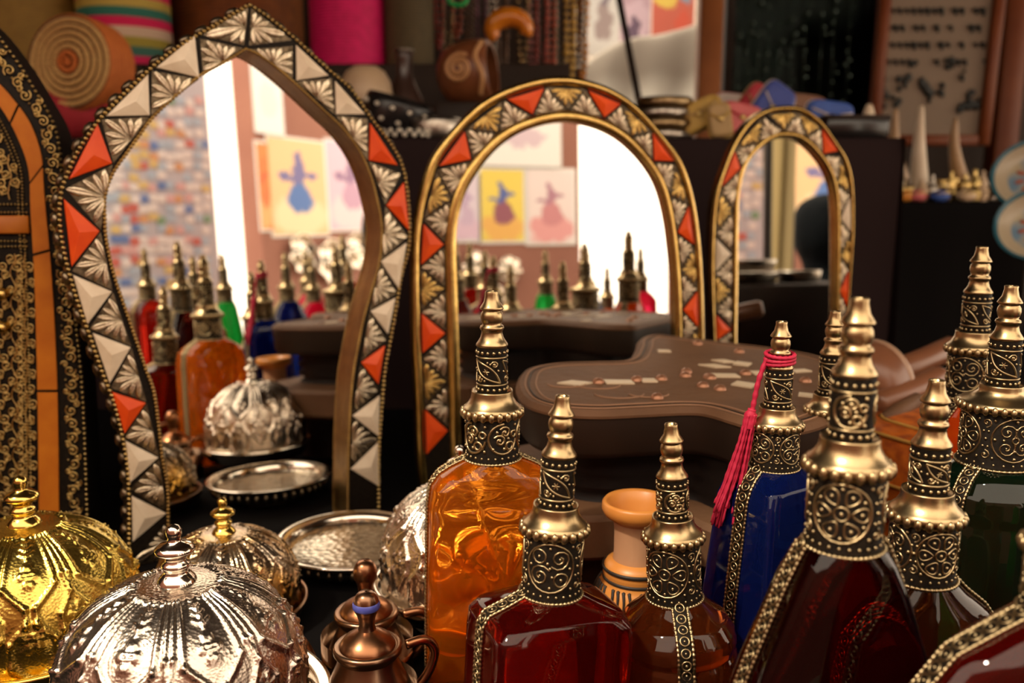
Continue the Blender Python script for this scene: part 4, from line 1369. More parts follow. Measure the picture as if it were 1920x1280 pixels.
sp_ = base_py(BY, STEPZ)
coil_basket('tall magenta coiled basket, brightest of the baskets', 655, 68, -120, sp_, BY, MAGENTA, 44)
coil_basket('olive-brown coiled basket right of the magenta one', 768, 44, -120, sp_, BY, OLIVE, 44)
coil_basket('rust-coloured coiled basket left of the magenta one', 452, 116, -120, base_py(2.33, STEPZ), 2.33, RUST, 44)
coil_basket('ochre coiled basket in the top left corner', 45, 105, -120, sp_, 2.05, OCHRE, 44)
hz = at(240, -120, BY)[2] - STEPZ
C = [(.70, .01, .10), (.55, .40, .08), (.03, .18, .13), (.66, .48, .34), (.38, .30, .04), (.05, .16, .12), (.62, .01, .1), (.02, .015, .02)]
st = []
for i in range(14):
    st.append((hz * i / 14, C[[6, 5, 4, 3, 0, 2, 1, 0, 5, 3, 4, 0, 2, 1][i]]))
st.append((hz, C[0]))
coil_basket('basket striped in pink, cream, olive and green behind the straw roll', 240, 80, -120, base_py(BY, STEPZ), BY, stripes('striped_raffia', st), 42)
# the round straw basket lying on its side
c0 = at(128, 116, 1.62)
rb = thing('straw_basket', 'round coiled straw basket lying on its side, orange at the centre', 'basket', c0)
rb.rotation_euler = Vector((-.18, -1, .10)).to_track_quat('Z', 'Y').to_euler()
RB = .080
pr = [(.001, .004)]
m = MB()
for k in range(2):
    pass
for i, col in enumerate(['c', 'o', 's', 's', 's', 's', 's']):
    r = .004 + i * .0112
    a = np.linspace(0, 2 * PI, 97)[:-1]
    m = MB(); m.tube(np.stack([r * np.cos(a) + .0004 * i, r * np.sin(a), np.full_like(a, .003 - .0006 * i)], -1), .0041 * (1 + .22 * np.sin(a * max(6, round(2 * PI * r / .009)))), 8, closed=True)
    m.build('straw_coil', STRAW_ORANGE if col in 'co' else STRAW, rb)
m = MB(); m.lathe([(.001, -.0008), (RB * .985, -.0012)], 48); m.build('dark_gaps', mat('dark_straw', (.10, .04, .012), .8), rb)
m = MB(); pr = [(RB * .3, -.002), (RB, -.002)]
for i in range(6):
    z = -.003 - i * .0115
    pr += [(RB * .99, z), (RB * 1.04, z - .003), (RB * 1.05, z - .006), (RB * 1.03, z - .009)]
pr += [(RB * .97, -.075), (.001, -.075)]
m.lathe(pr, 64); m.build('basket_side', STRAW_ORANGE, rb)
# red cushion it rests on
p = at(118, 215, 1.66)
m = MB(); m.ball((0, 0, .02), (.11, .05, .052), 28, 14)
cu = m.build('red_cushion', mat('red_cloth', (.32, .012, .02), .8)); place(cu, (p[0], 1.66, SHZ + .033)); tag(cu, 'dark red cushion under the straw basket', 'cushion')

# ================================================================== TRINKETS ON THE RAISED DISPLAY
def on_shelf(px, Y, z=SHZ):
    d = ray(px, 300); X = d[0] / d[1] * Y
    return np.array([X, Y, z + .0004])


def bangle(label, pos, R, h, material, relief_mat=None, dots=0, tilt=(0, 0, 0), wall=.006, group=None):
    t = thing('bangle', label, 'bangle', pos, 0, group); t.rotation_euler = tilt
    m = MB(); m.lathe([(R - wall, h), (R - wall * .4, h), (R, h * .85), (R + .001, h * .5), (R, h * .15), (R - wall * .4, 0), (R - wall, 0), (R - wall, h)], 40); m.build('hoop', material, t)
    if dots:
        m = MB()
        for k in range(dots):
            a = 2 * PI * k / dots
            m.ball((R * 1.005 * math.cos(a), R * 1.005 * math.sin(a), h * (.30 if k % 2 else .70)), (.0045, .0045, .0035), 7, 5)
        m.build('dots', relief_mat, t, kind='stuff')
    return t


BLK = mat('black_lacquer', (.012, .010, .010), .25)
WHT = mat('white_bone_dot', (.75, .66, .52), .4)
SLV = mat('dull_silver', (.55, .49, .42), .3, 1.0, noise=(150, (.3, .25, .2), .2), bump=('noise', 200, .4, .002))
BRZ = mat('dull_bronze', (.40, .28, .15), .32, 1.0, noise=(120, (.2, .13, .06), .2), bump=('noise', 200, .4, .002))
CREAM = mat('cream_shell', (.58, .42, .26), .4, 0, noise=(20, (.46, .3, .18), .3))
bangle('wide black bangle with white dots beside the keyhole mirror', on_shelf(742, 1.54, SHZ + .019), .058, .050, BLK, WHT, 26, (math.radians(10), math.radians(14), .3))
bangle('thin black and white bangle lying in front of the dotted one', on_shelf(760, 1.455), .036, .016, BLK, WHT, 30)
bangle('silver cuff bangle right of the dotted bangle', on_shelf(820, 1.50), .040, .034, SLV)
bangle('plain bronze bangle behind the silver cuff', on_shelf(868, 1.56), .044, .026, BRZ)
for i in range(4):
    q = on_shelf(1240 + (i % 2) * 4, 1.52, SHZ + i * .0172)
    bangle(['lowest', 'second', 'third', 'topmost'][i] + ' bronze bangle in the stack right of the arched mirror', q, .050 - .002 * i, .016, BRZ if i % 2 else SLV, group='stacked bronze bangles')
# beige gourd and small dark jars behind
p = on_shelf(690, 1.66)
t = thing('gourd_bowl', 'beige gourd bowl turned upside down beside the magenta basket', 'bowl', p)
m = MB(); m.lathe([(.001, .135), (.02, .133), (.034, .124), (.043, .108), (.047, .085), (.047, .05), (.043, .01), (.040, 0), (.001, 0)], 36); m.build('shell', CREAM, t)
m = MB(); a = np.linspace(0, 2 * PI, 49)[:-1]; m.tube(np.stack([.0475 * np.cos(a), .0475 * np.sin(a), np.full_like(a, .07)], -1), .002, 6, closed=True); m.build('burnt_ring', INK, t)
for (px, Y, h, r, lab, mm) in [(762, 1.72, .17, .040, 'dark brown jar with a long neck below the olive basket', mat('dark_glaze', (.05, .025, .018), .25)),
                              (1128, 1.78, .10, .05, 'low dark wooden bowl behind the arched mirror', WOOD_DARK)]:
    p = on_shelf(px, Y); t = thing('dark_jar', lab, 'jar', p)
    m = MB(); m.lathe([(r * .3, h), (r * .42, h * .98), (r * .38, h * .9), (r * .35, h * .74), (r * .55, h * .62), (r * .92, h * .45), (r, h * .3), (r * .9, h * .1), (r * .7, 0), (.001, 0)], 32); m.build('jar_body', mm, t)
    m = MB(); a = np.linspace(0, 2 * PI, 41)[:-1]; m.tube(np.stack([r * .41 * np.cos(a), r * .41 * np.sin(a), np.full_like(a, h * .985)], -1), r * .06, 6, closed=True); m.build('rim', SLV, t)
# carved wooden bowl on its side with a spiral, mouth turned right
p = at(872, 140, 1.72)
cw = thing('carved_bowl', 'brown carved wooden bowl on its side with a pale spiral', 'bowl', p)
cw.rotation_euler = Vector((.96, -.20, .10)).to_track_quat('Z', 'Y').to_euler()
CARV = mat('carved_brown_wood', (.20, .065, .022), .4, 0, noise=(20, (.12, .035, .012), .3))
m = MB(); m.lathe([(.046, .052), (.052, .053), (.056, .046), (.060, .028), (.060, .005), (.055, -.018), (.044, -.036), (.026, -.047), (.001, -.050)], 40); m.lathe([(.046, .052), (.05, .03), (.048, 0), (.03, -.03), (.001, -.035)][::-1], 40)
bo = m.build('bowl_body', CARV, cw)
fwd = np.array(cw.rotation_euler.to_matrix().inverted() @ Vector((-.1, -1, .1)))
fa = math.atan2(fwd[1], fwd[0])
t_ = np.linspace(0, 1, 60); rr_ = .026 * (1 - .85 * t_); aa = 2.5 + t_ * 2.1 * 2 * PI
u_ = fa + rr_ * np.cos(aa) / .06; z_ = .004 + rr_ * np.sin(aa)
R_ = np.interp(z_, [-.036, -.018, .005, .028, .046], [.044, .055, .060, .060, .056]) + .001
m = MB(); m.tube(np.stack([R_ * np.cos(u_), R_ * np.sin(u_), z_], -1), .0042, 6); m.build('spiral_carving', mat('pale_carving', (.50, .25, .10), .5), bo)
m = MB(); u_ = np.linspace(fa - .9, fa + .9, 30); z_ = .040 + .005 * np.sin((u_ - fa) * 5); m.tube(np.stack([.0585 * np.cos(u_), .0585 * np.sin(u_), z_], -1), .0045, 6); m.build('wavy_carving', mat('pale_carving'), bo)
q = at(872, 190, 1.72)
m = MB(); m.box((q[0] - .05, 1.66, SHZ + .0005), (q[0] + .06, 1.80, p[2] - .052), .003); tag(m.build('wooden_box', WOOD_DARK), 'dark box carrying the carved spiral bowl', 'box')

# felt and leather purses propped up on the right half of the display
def purse(label, px, Y, z, W, Hh, T, material, lean, roll, trim):
    p = on_shelf(px, Y, z)
    t = thing('felt_purse', label, 'purse', (p[0], p[1], p[2] + .5 * (abs(Hh * math.cos(roll)) + abs(W * math.sin(roll))) * math.cos(lean) * .98), 0, 'purses heaped on the raised display')
    t.rotation_euler = (-lean, roll, 0)
    k = 44; P = []
    for f, tk in ((.80, 1.0), (.94, .8), (1.0, .35), (1.0, -.35), (.94, -.8), (.80, -1.0)):
        q = superring(W / 2 * f, Hh / 2 * f, 5, k); P.append(np.stack([q[:, 0], np.full(k, -tk * T / 2), q[:, 1]], -1))
    m = MB(); m.grid(np.array(P)[:, ::-1], close_v=True); m.f.append(tuple(range(k))); m.f.append(tuple(reversed(range(5 * k, 6 * k)))); smooth_angle(m.build('pouch', material, t), 40)
    q = superring(W / 2, Hh / 2, 5, k); m = MB(); m.tube(np.stack([q[:, 0], np.zeros(k), q[:, 1]], -1), .0022, 6, closed=True); m.build('piping', trim, t)
    m = MB(); m.tube([(-W * .42, -T * .52, Hh * .18), (0, -T * .55, Hh * .02), (W * .42, -T * .52, Hh * .18)], .002, 6); fl = m.build('flap_edge', trim, t)
    m = MB(); m.ball((0, -T * .56, Hh * .02), (.005, .003, .005), 10, 6); m.build('button', GOLD_BEAD, fl)
    return t


cols = {'yellow': (.50, .30, .05), 'crimson': (.45, .015, .03), 'royal blue': (.035, .06, .30), 'pink': (.62, .13, .13), 'brown': (.24, .11, .06), 'bright blue': (.04, .10, .40), 'white': (.62, .52, .46), 'tan': (.42, .26, .1)}
cm = {k: mat('felt_' + k.replace(' ', '_'), v, .6, 0, noise=(50, tuple(c * .7 for c in v), .3)) for k, v in cols.items()}
purse('yellow flat purse with a brown clasp right of the bangle stack', 1306, 1.50, SHZ, .085, .048, .022, cm['yellow'], .3, -.42, cm['tan'])
purse('tan patterned purse between the yellow and pink ones', 1346, 1.47, SHZ, .036, .055, .018, cm['tan'], .2, -.12, cm['yellow'])
purse('pink purse above the smallest mirror', 1385, 1.49, SHZ, .064, .052, .02, cm['pink'], .25, .22, cm['crimson'])
purse('white purse behind the pink one', 1366, 1.76, SHZ, .07, .095, .02, cm['white'], .2, .1, cm['pink'])
purse('crimson purse between the white and blue ones', 1405, 1.70, SHZ, .060, .105, .022, cm['crimson'], .22, .62, cm['tan'])
purse('royal blue purse beside the crimson one', 1438, 1.63, SHZ, .062, .100, .022, cm['royal blue'], .22, .62, cm['white'])
purse('wide brown purse behind the smallest mirror', 1492, 1.70, SHZ, .105, .088, .03, cm['brown'], .25, .1, cm['white'])
purse('bright blue purse at the right end of the display', 1548, 1.56, SHZ, .080, .062, .03, cm['bright blue'], .25, .14, cm['white'])
m = MB(); m.box((-.05, -.035, 0), (.05, .035, .036), .004); ob = m.build('lacquer_box', BLK); place(ob, on_shelf(1590, 1.49)); tag(ob, 'small black lacquer box at the right end of the display', 'box')
m = MB(); m.box((-.052, -.037, .028), (.052, .037, .037), .003); m.build('lid', WOOD_DARK, ob)

# ================================================================== HANGING NECKLACES
NB = 2.30
rail = thing('hanging_rail', 'dark rail carrying the bead necklaces', 'rail', (0, 0, 0))
za = at(960, -60, NB)[2]
m = MB(); m.tube([at(790, -60, NB), at(1110, -60, NB)], .008, 10); m.build('rod', WOOD_DARK, rail)
for px in (792, 1108):
    q = at(px, -60, NB); m = MB(); m.tube([(q[0], NB, q[2]), (q[0], NB, 1.36)], .004, 6); m.build('hanger', WOOD_DARK, rail)
bead_cols = {'amber': (.55, .20, .02), 'dark red': (.25, .03, .02), 'brass': (.45, .30, .12), 'olive': (.20, .16, .03), 'plum': (.16, .05, .08), 'coral': (.50, .10, .05), 'silver': (.60, .53, .45), 'umber': (.14, .07, .035), 'rose': (.42, .12, .12), 'honey': (.55, .33, .06)}
bm = {k: mat('bead_' + k.replace(' ', '_'), v, .18, 1.0 if k in ('brass', 'silver') else 0.0, coat=.5) for k, v in bead_cols.items()}


def necklace(label, px, bot_py, Y, half_px, r, material, seed):
    """closed string of beads hung over the rail"""
    rg = np.random.default_rng(seed)
    top = at(px, -60, Y); bot = at(px, bot_py, Y)
    H = top[2] - bot[2]; w = half_px / FPX * Y
    t = thing('bead_necklace', label, 'necklace', (top[0], Y, top[2]), 0, 'necklaces hanging at the back')
    tt = np.linspace(-1, 1, 60)
    pth = np.stack([w * np.sin(tt * PI / 2) * (1 - .35 * (1 - np.abs(tt)) ** .0), -.012 * (1 - np.abs(tt)), -H * (1 - np.abs(tt) ** 2.2)], -1)
    m = MB(); m.tube(pth, .0012, 4); m.build('cord', WOOD_DARK, t)
    q = resample(pth, step=r * 2.05)
    m = MB()
    for i, c in enumerate(q):
        k = r * rg.uniform(.65, 1.05)
        m.ball(c, (k, k, k * rg.uniform(.8, 1.1)), 8, 6)
    m.build('beads', material, t, kind='stuff')


names = list(bm)
spec = [(822, 90, 10, .0075, 'dark red'), (838, 130, 12, .006, 'brass'), (856, 70, 13, .008, 'coral'), (880, 100, 9, .006, 'umber'), (902, 150, 12, .0065, 'plum'), (921, 185, 8, .0075, 'silver'), (942, 200, 12, .007, 'umber'), (980, 120, 14, .0075, 'brass'),
        (1000, 175, 10, .0085, 'rose'), (1016, 150, 14, .006, 'dark red'), (1034, 205, 10, .008, 'coral'), (1052, 160, 14, .0065, 'olive'), (1070, 190, 10, .0085, 'honey'), (1086, 130, 12, .007, 'silver'), (1096, 175, 8, .008, 'amber')]
ordinal = ['first', 'second', 'third', 'fourth', 'fifth', 'sixth', 'seventh', 'eighth', 'ninth', 'tenth', 'eleventh', 'twelfth', 'thirteenth', 'fourteenth', 'fifteenth']
for i, (px, bp, hw, r, c) in enumerate(spec):
    necklace(f'{c} bead necklace, {ordinal[i]} from the left on the rail', px, bp, NB + .03 * ((i % 3) - 1), hw, r, bm[c], i)
# big amber pendant and a green ring
p = at(955, 52, 2.22)
t = thing('amber_pendant', 'large bright amber pendant curved like a shell among the necklaces', 'pendant', p)
a = np.linspace(PI * 1.22, -.12 * PI, 30)
m = MB(); m.tube(np.stack([.040 * np.cos(a), 0 * a, .030 * np.sin(a) - .006], -1), .024 * (.6 + .4 * np.sin(np.linspace(0, PI, 30))) , 14); m.build('stone', mat('amber_stone', (.80, .28, .015), .22, 0, noise=(18, (.6, .14, .01), .25), coat=.5), t)
m = MB(); m.tube([(0, 0, .03), (0, .004, at(955, -60, 2.22)[2] - p[2])], .0015, 5); m.build('cord', WOOD_DARK, t)
p = at(858, -4, 2.2); t = thing('green_ring', 'bright green glass ring at the top among the necklaces', 'ring', p)
m = MB(); a = np.linspace(0, 2 * PI, 41)[:-1]; m.tube(np.stack([.022 * np.cos(a), 0 * a, .016 * np.sin(a)], -1), .005, 8, closed=True); m.build('hoop', mat('green_glass_ring', (.02, .45, .10), .15), t)
m = MB(); m.tube([(0, 0, .016), (0, .05, at(858, -60, 2.25)[2] - p[2])], .001, 5); m.build('cord', WOOD_DARK, t)

# ================================================================== THE LANE SEEN THROUGH THE GAP
m = MB(); m.box((-.6, 5.2, -.85), (3.2, 5.3, 2.6)); struct(m.build('wall_far', PALE_WALL, smooth=False))


def painted(name, base, shapes, rough=.6):
    """flat print: soft-edged ellipses of colour on paper; shapes = [(cx, cy, rx, ry, colour)] in object x / z metres"""
    m = bpy.data.materials.new(name); m.use_nodes = True
    nt = m.node_tree; N = nt.nodes; L = nt.links; p = N['Principled BSDF']; p.inputs['Roughness'].default_value = rough
    tc = N.new('ShaderNodeTexCoord')
    nz = N.new('ShaderNodeTexNoise'); nz.inputs['Scale'].default_value = 17; L.new(tc.outputs['Object'], nz.inputs['Vector'])
    ad = N.new('ShaderNodeVectorMath'); ad.operation = 'MULTIPLY_ADD'; L.new(nz.outputs['Color'], ad.inputs[0]); ad.inputs[1].default_value = (.09, .0, .09); L.new(tc.outputs['Object'], ad.inputs[2])
    prev = None
    for (cx, cy, rx, ry, col) in shapes:
        mp = N.new('ShaderNodeVectorMath'); mp.operation = 'SUBTRACT'; L.new(ad.outputs[0], mp.inputs[0]); mp.inputs[1].default_value = (cx + .045, 0, cy + .045)
        sc = N.new('ShaderNodeVectorMath'); sc.operation = 'MULTIPLY'; L.new(mp.outputs[0], sc.inputs[0]); sc.inputs[1].default_value = (1 / rx, 0, 1 / ry)
        ln = N.new('ShaderNodeVectorMath'); ln.operation = 'LENGTH'; L.new(sc.outputs[0], ln.inputs[0])
        mr_ = N.new('ShaderNodeMapRange'); L.new(ln.outputs['Value'], mr_.inputs['Value']); mr_.inputs['From Min'].default_value = 1.08; mr_.inputs['From Max'].default_value = .85
        mx = N.new('ShaderNodeMix'); mx.data_type = 'RGBA'; L.new(mr_.outputs[0], mx.inputs['Factor'])
        if prev is None:
            mx.inputs['A'].default_value = (*base, 1)
        else:
            L.new(prev, mx.inputs['A'])
        mx.inputs['B'].default_value = (*col, 1); prev = mx.outputs['Result']
    if prev is not None:
        L.new(prev, p.inputs['Base Color'])
    else:
        p.inputs['Base Color'].default_value = (*base, 1)
    return m


def sheet(name, label, cat, mtx, w, h, material, border=None, thick=.003, group=None):
    """hung sheet: faces local -y, origin at its centre"""
    t = thing(name, label, cat, matrix=mtx, group=group)
    m = MB(); m.box((-w / 2, 0, -h / 2), (w / 2, thick, h / 2), thick * .3); m.build('paper' if border is None else 'print', material, t, smooth=False)
    if border is not None:
        b = border[1]
        m = MB(); m.box((-w / 2 - b, thick * .4, -h / 2 - b), (w / 2 + b, thick * 1.4, h / 2 + b), thick * .3); m.build('mount', border[0], t, smooth=False)
    return t


PAPER = mat('white_paper', (.80, .78, .76), .7)


def front_mtx(px, py, Y, yaw=0.0):
    p = at(px, py, Y); return Matrix.Translation(Vector(p)) @ Matrix.Rotation(yaw, 4, 'Z')


def wpx(n, Y):
    return n / FPX * Y * 1.0


GY = 3.6
sheet('print_poster', 'white poster with a small grey figure hanging in the lane behind', 'poster', front_mtx(1133, 40, GY), wpx(56, GY), wpx(118, GY), painted('grey_figure_print', (.80, .78, .76), [(0, .0, .03, .07, (.45, .36, .36)), (0, .08, .02, .03, (.3, .25, .3))]))
sheet('print_poster', 'lilac poster with a dark figure hanging in the lane behind', 'poster', front_mtx(1190, 48, GY + .1), wpx(58, GY), wpx(110, GY), painted('lilac_figure_print', (.50, .34, .42), [(0, .02, .06, .09, (.62, .46, .55)), (0, -.02, .022, .06, (.15, .10, .16))]))
sheet('print_poster', 'red and yellow poster hanging in the lane behind', 'poster', front_mtx(1262, 34, GY + .2), wpx(80, GY), wpx(120, GY), painted('red_yellow_print', (.52, .12, .08), [(-.03, .08, .05, .05, (.70, .52, .10)), (.04, -.02, .03, .06, (.6, .1, .06)), (.05, .09, .02, .03, (.2, .3, .4))]))
# white plastic chair backs / a covered scooter in the lane: a white cloth thrown over a cart
p = at(1215, 178, 3.3)
P = []
for i, u in enumerate(np.linspace(-1, 1, 30)):
    row = []
    for v in np.linspace(0, 1, 16):
        z = .20 * (1 - .55 * u * u * (1 if u < 0 else .35)) * (1 - v ** 2.2 * 1.0) + (.10 * max(0, u) ** 1.5)
        row.append((u * .24, -.10 * v - .02 * math.sin(u * 9 + v * 2) * v, z - .75 * v * v))
    P.append(row)
m = MB(); m.grid(np.array(P)[::-1]); o = m.build('white_cover', mat('white_sheet', (.78, .72, .62), .7)); place(o, (p[0], 3.3, p[2])); tag(o, 'white sheet thrown over a cart in the lane behind', 'cover')
m = MB(); m.box((-.2, .02, -1.1), (.2, .3, .06), .02); cart = m.build('cart', WOOD_DARK); place(cart, (p[0], 3.3, p[2] + .0)); tag(cart, 'dark cart under the white sheet in the lane', 'cart')
cart.location.z = -.85 + 1.1
m = MB(); pa, pb = at(1150, -60, 2.5), at(1197, 185, 2.40); m.tube([pa, pb, pb + (pb - pa) * 2.0], .009, 8); tag(m.build('tent_pole', WOOD_DARK), 'thin dark slanting pole in front of the lane', 'pole')

# orange-brown post, dark glazed case and wood uprights
m = MB(); a, b = at(1311, 0, 2.45), at(1354, 0, 2.45); m.box((a[0], 2.42, -.85), (b[0], 2.48, 1.36), .004); tag(m.build('wooden_post', WOOD_POST), 'orange-brown wooden post left of the dark glass case', 'post')
m = MB(); a, b = at(1880, 0, 2.53), at(1925, 0, 2.53); m.box((a[0], 2.50, -.85), (b[0], 2.56, 1.36), .004); tag(m.build('wooden_post', WOOD_RED), 'red-brown wooden post at the right edge', 'post')
SMOKED = mat('smoked_glass', (.30, .36, .33), .05, trans=1.0)
SMOKED.node_tree.nodes['Principled BSDF'].inputs['IOR'].default_value = 1.06
gc = thing('glass_case', 'dark glazed case with faint green glints behind the smallest mirror', 'display case', (0, 0, 0))
a, b = at(1362, 0, 2.55), at(1640, 0, 2.55); z0, z1 = at(1500, 240, 2.55)[2], 1.30
m = MB(); m.box((a[0], 2.555, z0), (b[0], 2.60, z1)); m.build('back_panel', BLK, gc, smooth=False)
m = MB(); m.box((a[0], 2.49, z0), (b[0], 2.494, z1)); m.build('glass_pane', SMOKED, gc, smooth=False)
for x0, x1 in ((a[0] - .012, a[0] + .012), (b[0] - .02, b[0] + .012)):
    m = MB(); m.box((x0, 2.485, z0), (x1, 2.60, z1), .003); m.build('frame_bar', WOOD_DARK, gc)
m = MB(); m.box((a[0], 2.485, z0 - .02), (b[0], 2.60, z0), .003); m.build('frame_bar', WOOD_DARK, gc)
GLINT = mat('green_glass_bead', (.05, .075, .06), .1, .5)  # beads added to stand in for greenish glints on the dark glass
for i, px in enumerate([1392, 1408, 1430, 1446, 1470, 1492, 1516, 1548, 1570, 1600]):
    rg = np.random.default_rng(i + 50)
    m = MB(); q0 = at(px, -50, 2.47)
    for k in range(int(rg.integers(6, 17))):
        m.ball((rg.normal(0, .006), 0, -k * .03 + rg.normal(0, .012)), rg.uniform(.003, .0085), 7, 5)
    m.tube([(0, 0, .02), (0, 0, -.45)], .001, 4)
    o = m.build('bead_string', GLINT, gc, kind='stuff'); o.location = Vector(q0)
# framed board of dark earrings
FB = Plane(at(1755, 130, 2.20), -4, -3)
fb = thing('framed_display', 'red-brown framed board pinned with rows of dark earrings', 'frame', matrix=FB.matrix())
A = FB.uv(1645, 256); B = FB.uv(1872, -60); A2 = FB.uv(1640, 240)
m = MB(); m.box((A[0], A[1], -.012), (B[0], B[1], -.004)); m.build('cream_board', mat('cream_card', (.22, .165, .12), .8, 0, noise=(8, (.27, .2, .14), .3)), fb, smooth=False)
fw = .022
for lo, hi in (((A[0] - fw, A[1] - fw), (A[0] + .004, B[1])), ((B[0] - .004, A[1] - fw), (B[0] + fw, B[1])), ((A[0] + .004, A[1] - fw), (B[0] - .004, A[1] + .004))):
    m = MB(); m.box((lo[0], lo[1], -.016), (hi[0], hi[1], .012), .004); m.build('frame_bar', WOOD_RED, fb)
EAR = mat('dark_jewel', (.012, .014, .012), .3, .3)
REDJ = mat('red_jewel', (.5, .04, .04), .3)
ears = [(1660 + i * 13 + (r % 2) * 5, 18 + r * 32) for r in range(4) for i in range(15)]
rg = np.random.default_rng(4)
for (px, py) in ears:
    if rg.random() < .28:
        continue
    c = FB.uv(px, py); m = MB(); s_ = rg.uniform(.6, 1.1)
    m.ball((c[0], c[1], .000), (.0085 * s_, .0055 * s_, .004), 8, 5); m.ball((c[0] + .004, c[1] - .008 * s_, .0), (.0045 * s_, .006 * s_, .003), 7, 5); m.build('earring', EAR, fb, kind='stuff')
for (px, py, r) in [(1654, 150, .010), (1692, 160, .014), (1732, 160, .018), (1745, 185, .012), (1660, 178, .014), (1680, 190, .012), (1818, 190, .018), (1830, 200, .014), (1800, 205, .012), (1805, 145, .009), (1780, 120, .012), (1710, 122, .009), (1765, 170, .012)]:
    c = FB.uv(px, py); m = MB()
    for k in range(5):
        m.ball((c[0] + rg.normal(0, r * .4), c[1] + rg.normal(0, r * .6), 0), (r * rg.uniform(.35, .7), r * rg.uniform(.4, .8), .004), 8, 5)
    m.build('brooch', EAR, fb, kind='stuff')
c = FB.uv(1655, 86); m = MB(); m.ball((c[0], c[1], .0), (.009, .008, .005), 8, 5); m.build('red_brooch', REDJ, fb)

# ================================================================== TRINKET TABLE AT THE RIGHT
HORN_W = mat('white_horn', (.66, .54, .40), .35, 0, noise=(14, (.50, .36, .22), .3))
HORN_T = mat('tan_horn', (.42, .25, .11), .35, 0, noise=(14, (.30, .16, .06), .3))


def horn(label, px, tip_py, Y, mm, lean, zb=RTZ):
    p = at(px, tip_py, Y); b = np.array([p[0] + lean, Y, zb + .0005]); H = p[2] - b[2]
    t = thing('horn', label, 'horn', b, 0, 'horns standing on the trinket table')
    q = catmull([(0, 0, 0), (-lean * .55, 0, H * .30), (-lean * .95, 0, H * .65), (-lean, 0, H)], 10)
    s_ = np.linspace(0, 1, len(q))
    m = MB(); m.tube(q, .019 * (1 - s_) ** .85 + .0032, 18); m.build('shaft', mm, t)
    m = MB()
    for k in range(3):
        m.lathe([(.018, .006 + .006 * k), (.0222 - .0012 * k, .003 + .006 * k), (.020, .000 + .006 * k)], 24)
    m.build('base_rings', SLV, t, kind='stuff')


horn('white horn standing on the right end of the raised display', 1630, 195, 1.50, HORN_W, .006, SHZ)
horn('shorter tan horn between the two white ones', 1680, 205, 1.88, HORN_T, .032)
horn('white horn right of the shorter tan one', 1728, 198, 1.80, HORN_W, .010)
horn('tan horn, rightmost on the trinket table', 1792, 222, 1.92, HORN_T, .036)
kinds = ['silver', 'brass', 'bronze', 'cream']
tm = {'silver': SLV, 'brass': GOLD_BEAD, 'bronze': BRZ, 'cream': CREAM}
rg = np.random.default_rng(21)
where = ['front row', 'middle row', 'back row']
cnt = 0
for row, Y in enumerate((1.69, 1.77, 1.85)):
    for i in range(12):
        px = 1688 + i * 20 + rg.uniform(-4, 4)
        X = ray(px, 320)[0] / ray(px, 320)[1] * Y
        k = kinds[int(rg.integers(0, 4))]
        h = rg.uniform(.020, .050) + .012 * row; r = rg.uniform(.010, .0155)
        if rg.random() < .5:
            pr = [(.0008, h), (r * .3, h * .96), (r * .22, h * .86), (r * .5, h * .72), (r * .95, h * .5), (r, h * .3), (r * .7, h * .08), (r * .8, 0), (.001, 0)]; nm, lab, cat = 'small_jar', 'lidded jar', 'jar'
        else:
            pr = [(r * .5, h * .55), (r * .85, h * .6), (r, h * .55), (r * .7, h * .25), (r * .4, h * .12), (r * .75, 0), (.001, 0)]; nm, lab, cat = 'small_cup', 'footed cup', 'cup'
        t = thing(nm, f'little {k} {lab}, {ordinal[i]} from the left in the {where[row]} of trinkets', cat, (X, Y, RTZ + .0005), 0, 'trinkets on the right-hand table')
        m = MB(); m.lathe(pr, 18); m.build('body', tm[k], t)
        m = MB(); a = np.linspace(0, 2 * PI, 25)[:-1]; m.tube(np.stack([r * .9 * np.cos(a), r * .9 * np.sin(a), np.full_like(a, h * .42)], -1), .0015, 5, closed=True); m.build('ring', BRZ if k != 'bronze' else SLV, t)
        cnt += 1
for px, nm, mm in ((1700, 'orange', mat('felt_orange', (.62, .22, .02), .6)), (1722, 'pink', cm['pink']), (1765, 'blue', cm['bright blue']), (1815, 'cream', CREAM)):
    X = ray(px, 340)[0] / ray(px, 340)[1] * 1.668
    t = thing('folded_purse', f'little {nm} purse lying at the front edge of the trinket table', 'purse', (X, 1.668, RTZ + .0005), .2, 'little purses on the trinket table')
    m = MB(); m.ball((0, 0, .010), (.020, .012, .011), 18, 10); m.build('pouch', mm, t)
    m = MB(); m.tube([(-.016, -.008, .014), (0, -.0115, .016), (.016, -.008, .014)], .0015, 6); m.build('flap_edge', GOLD_BEAD, t)


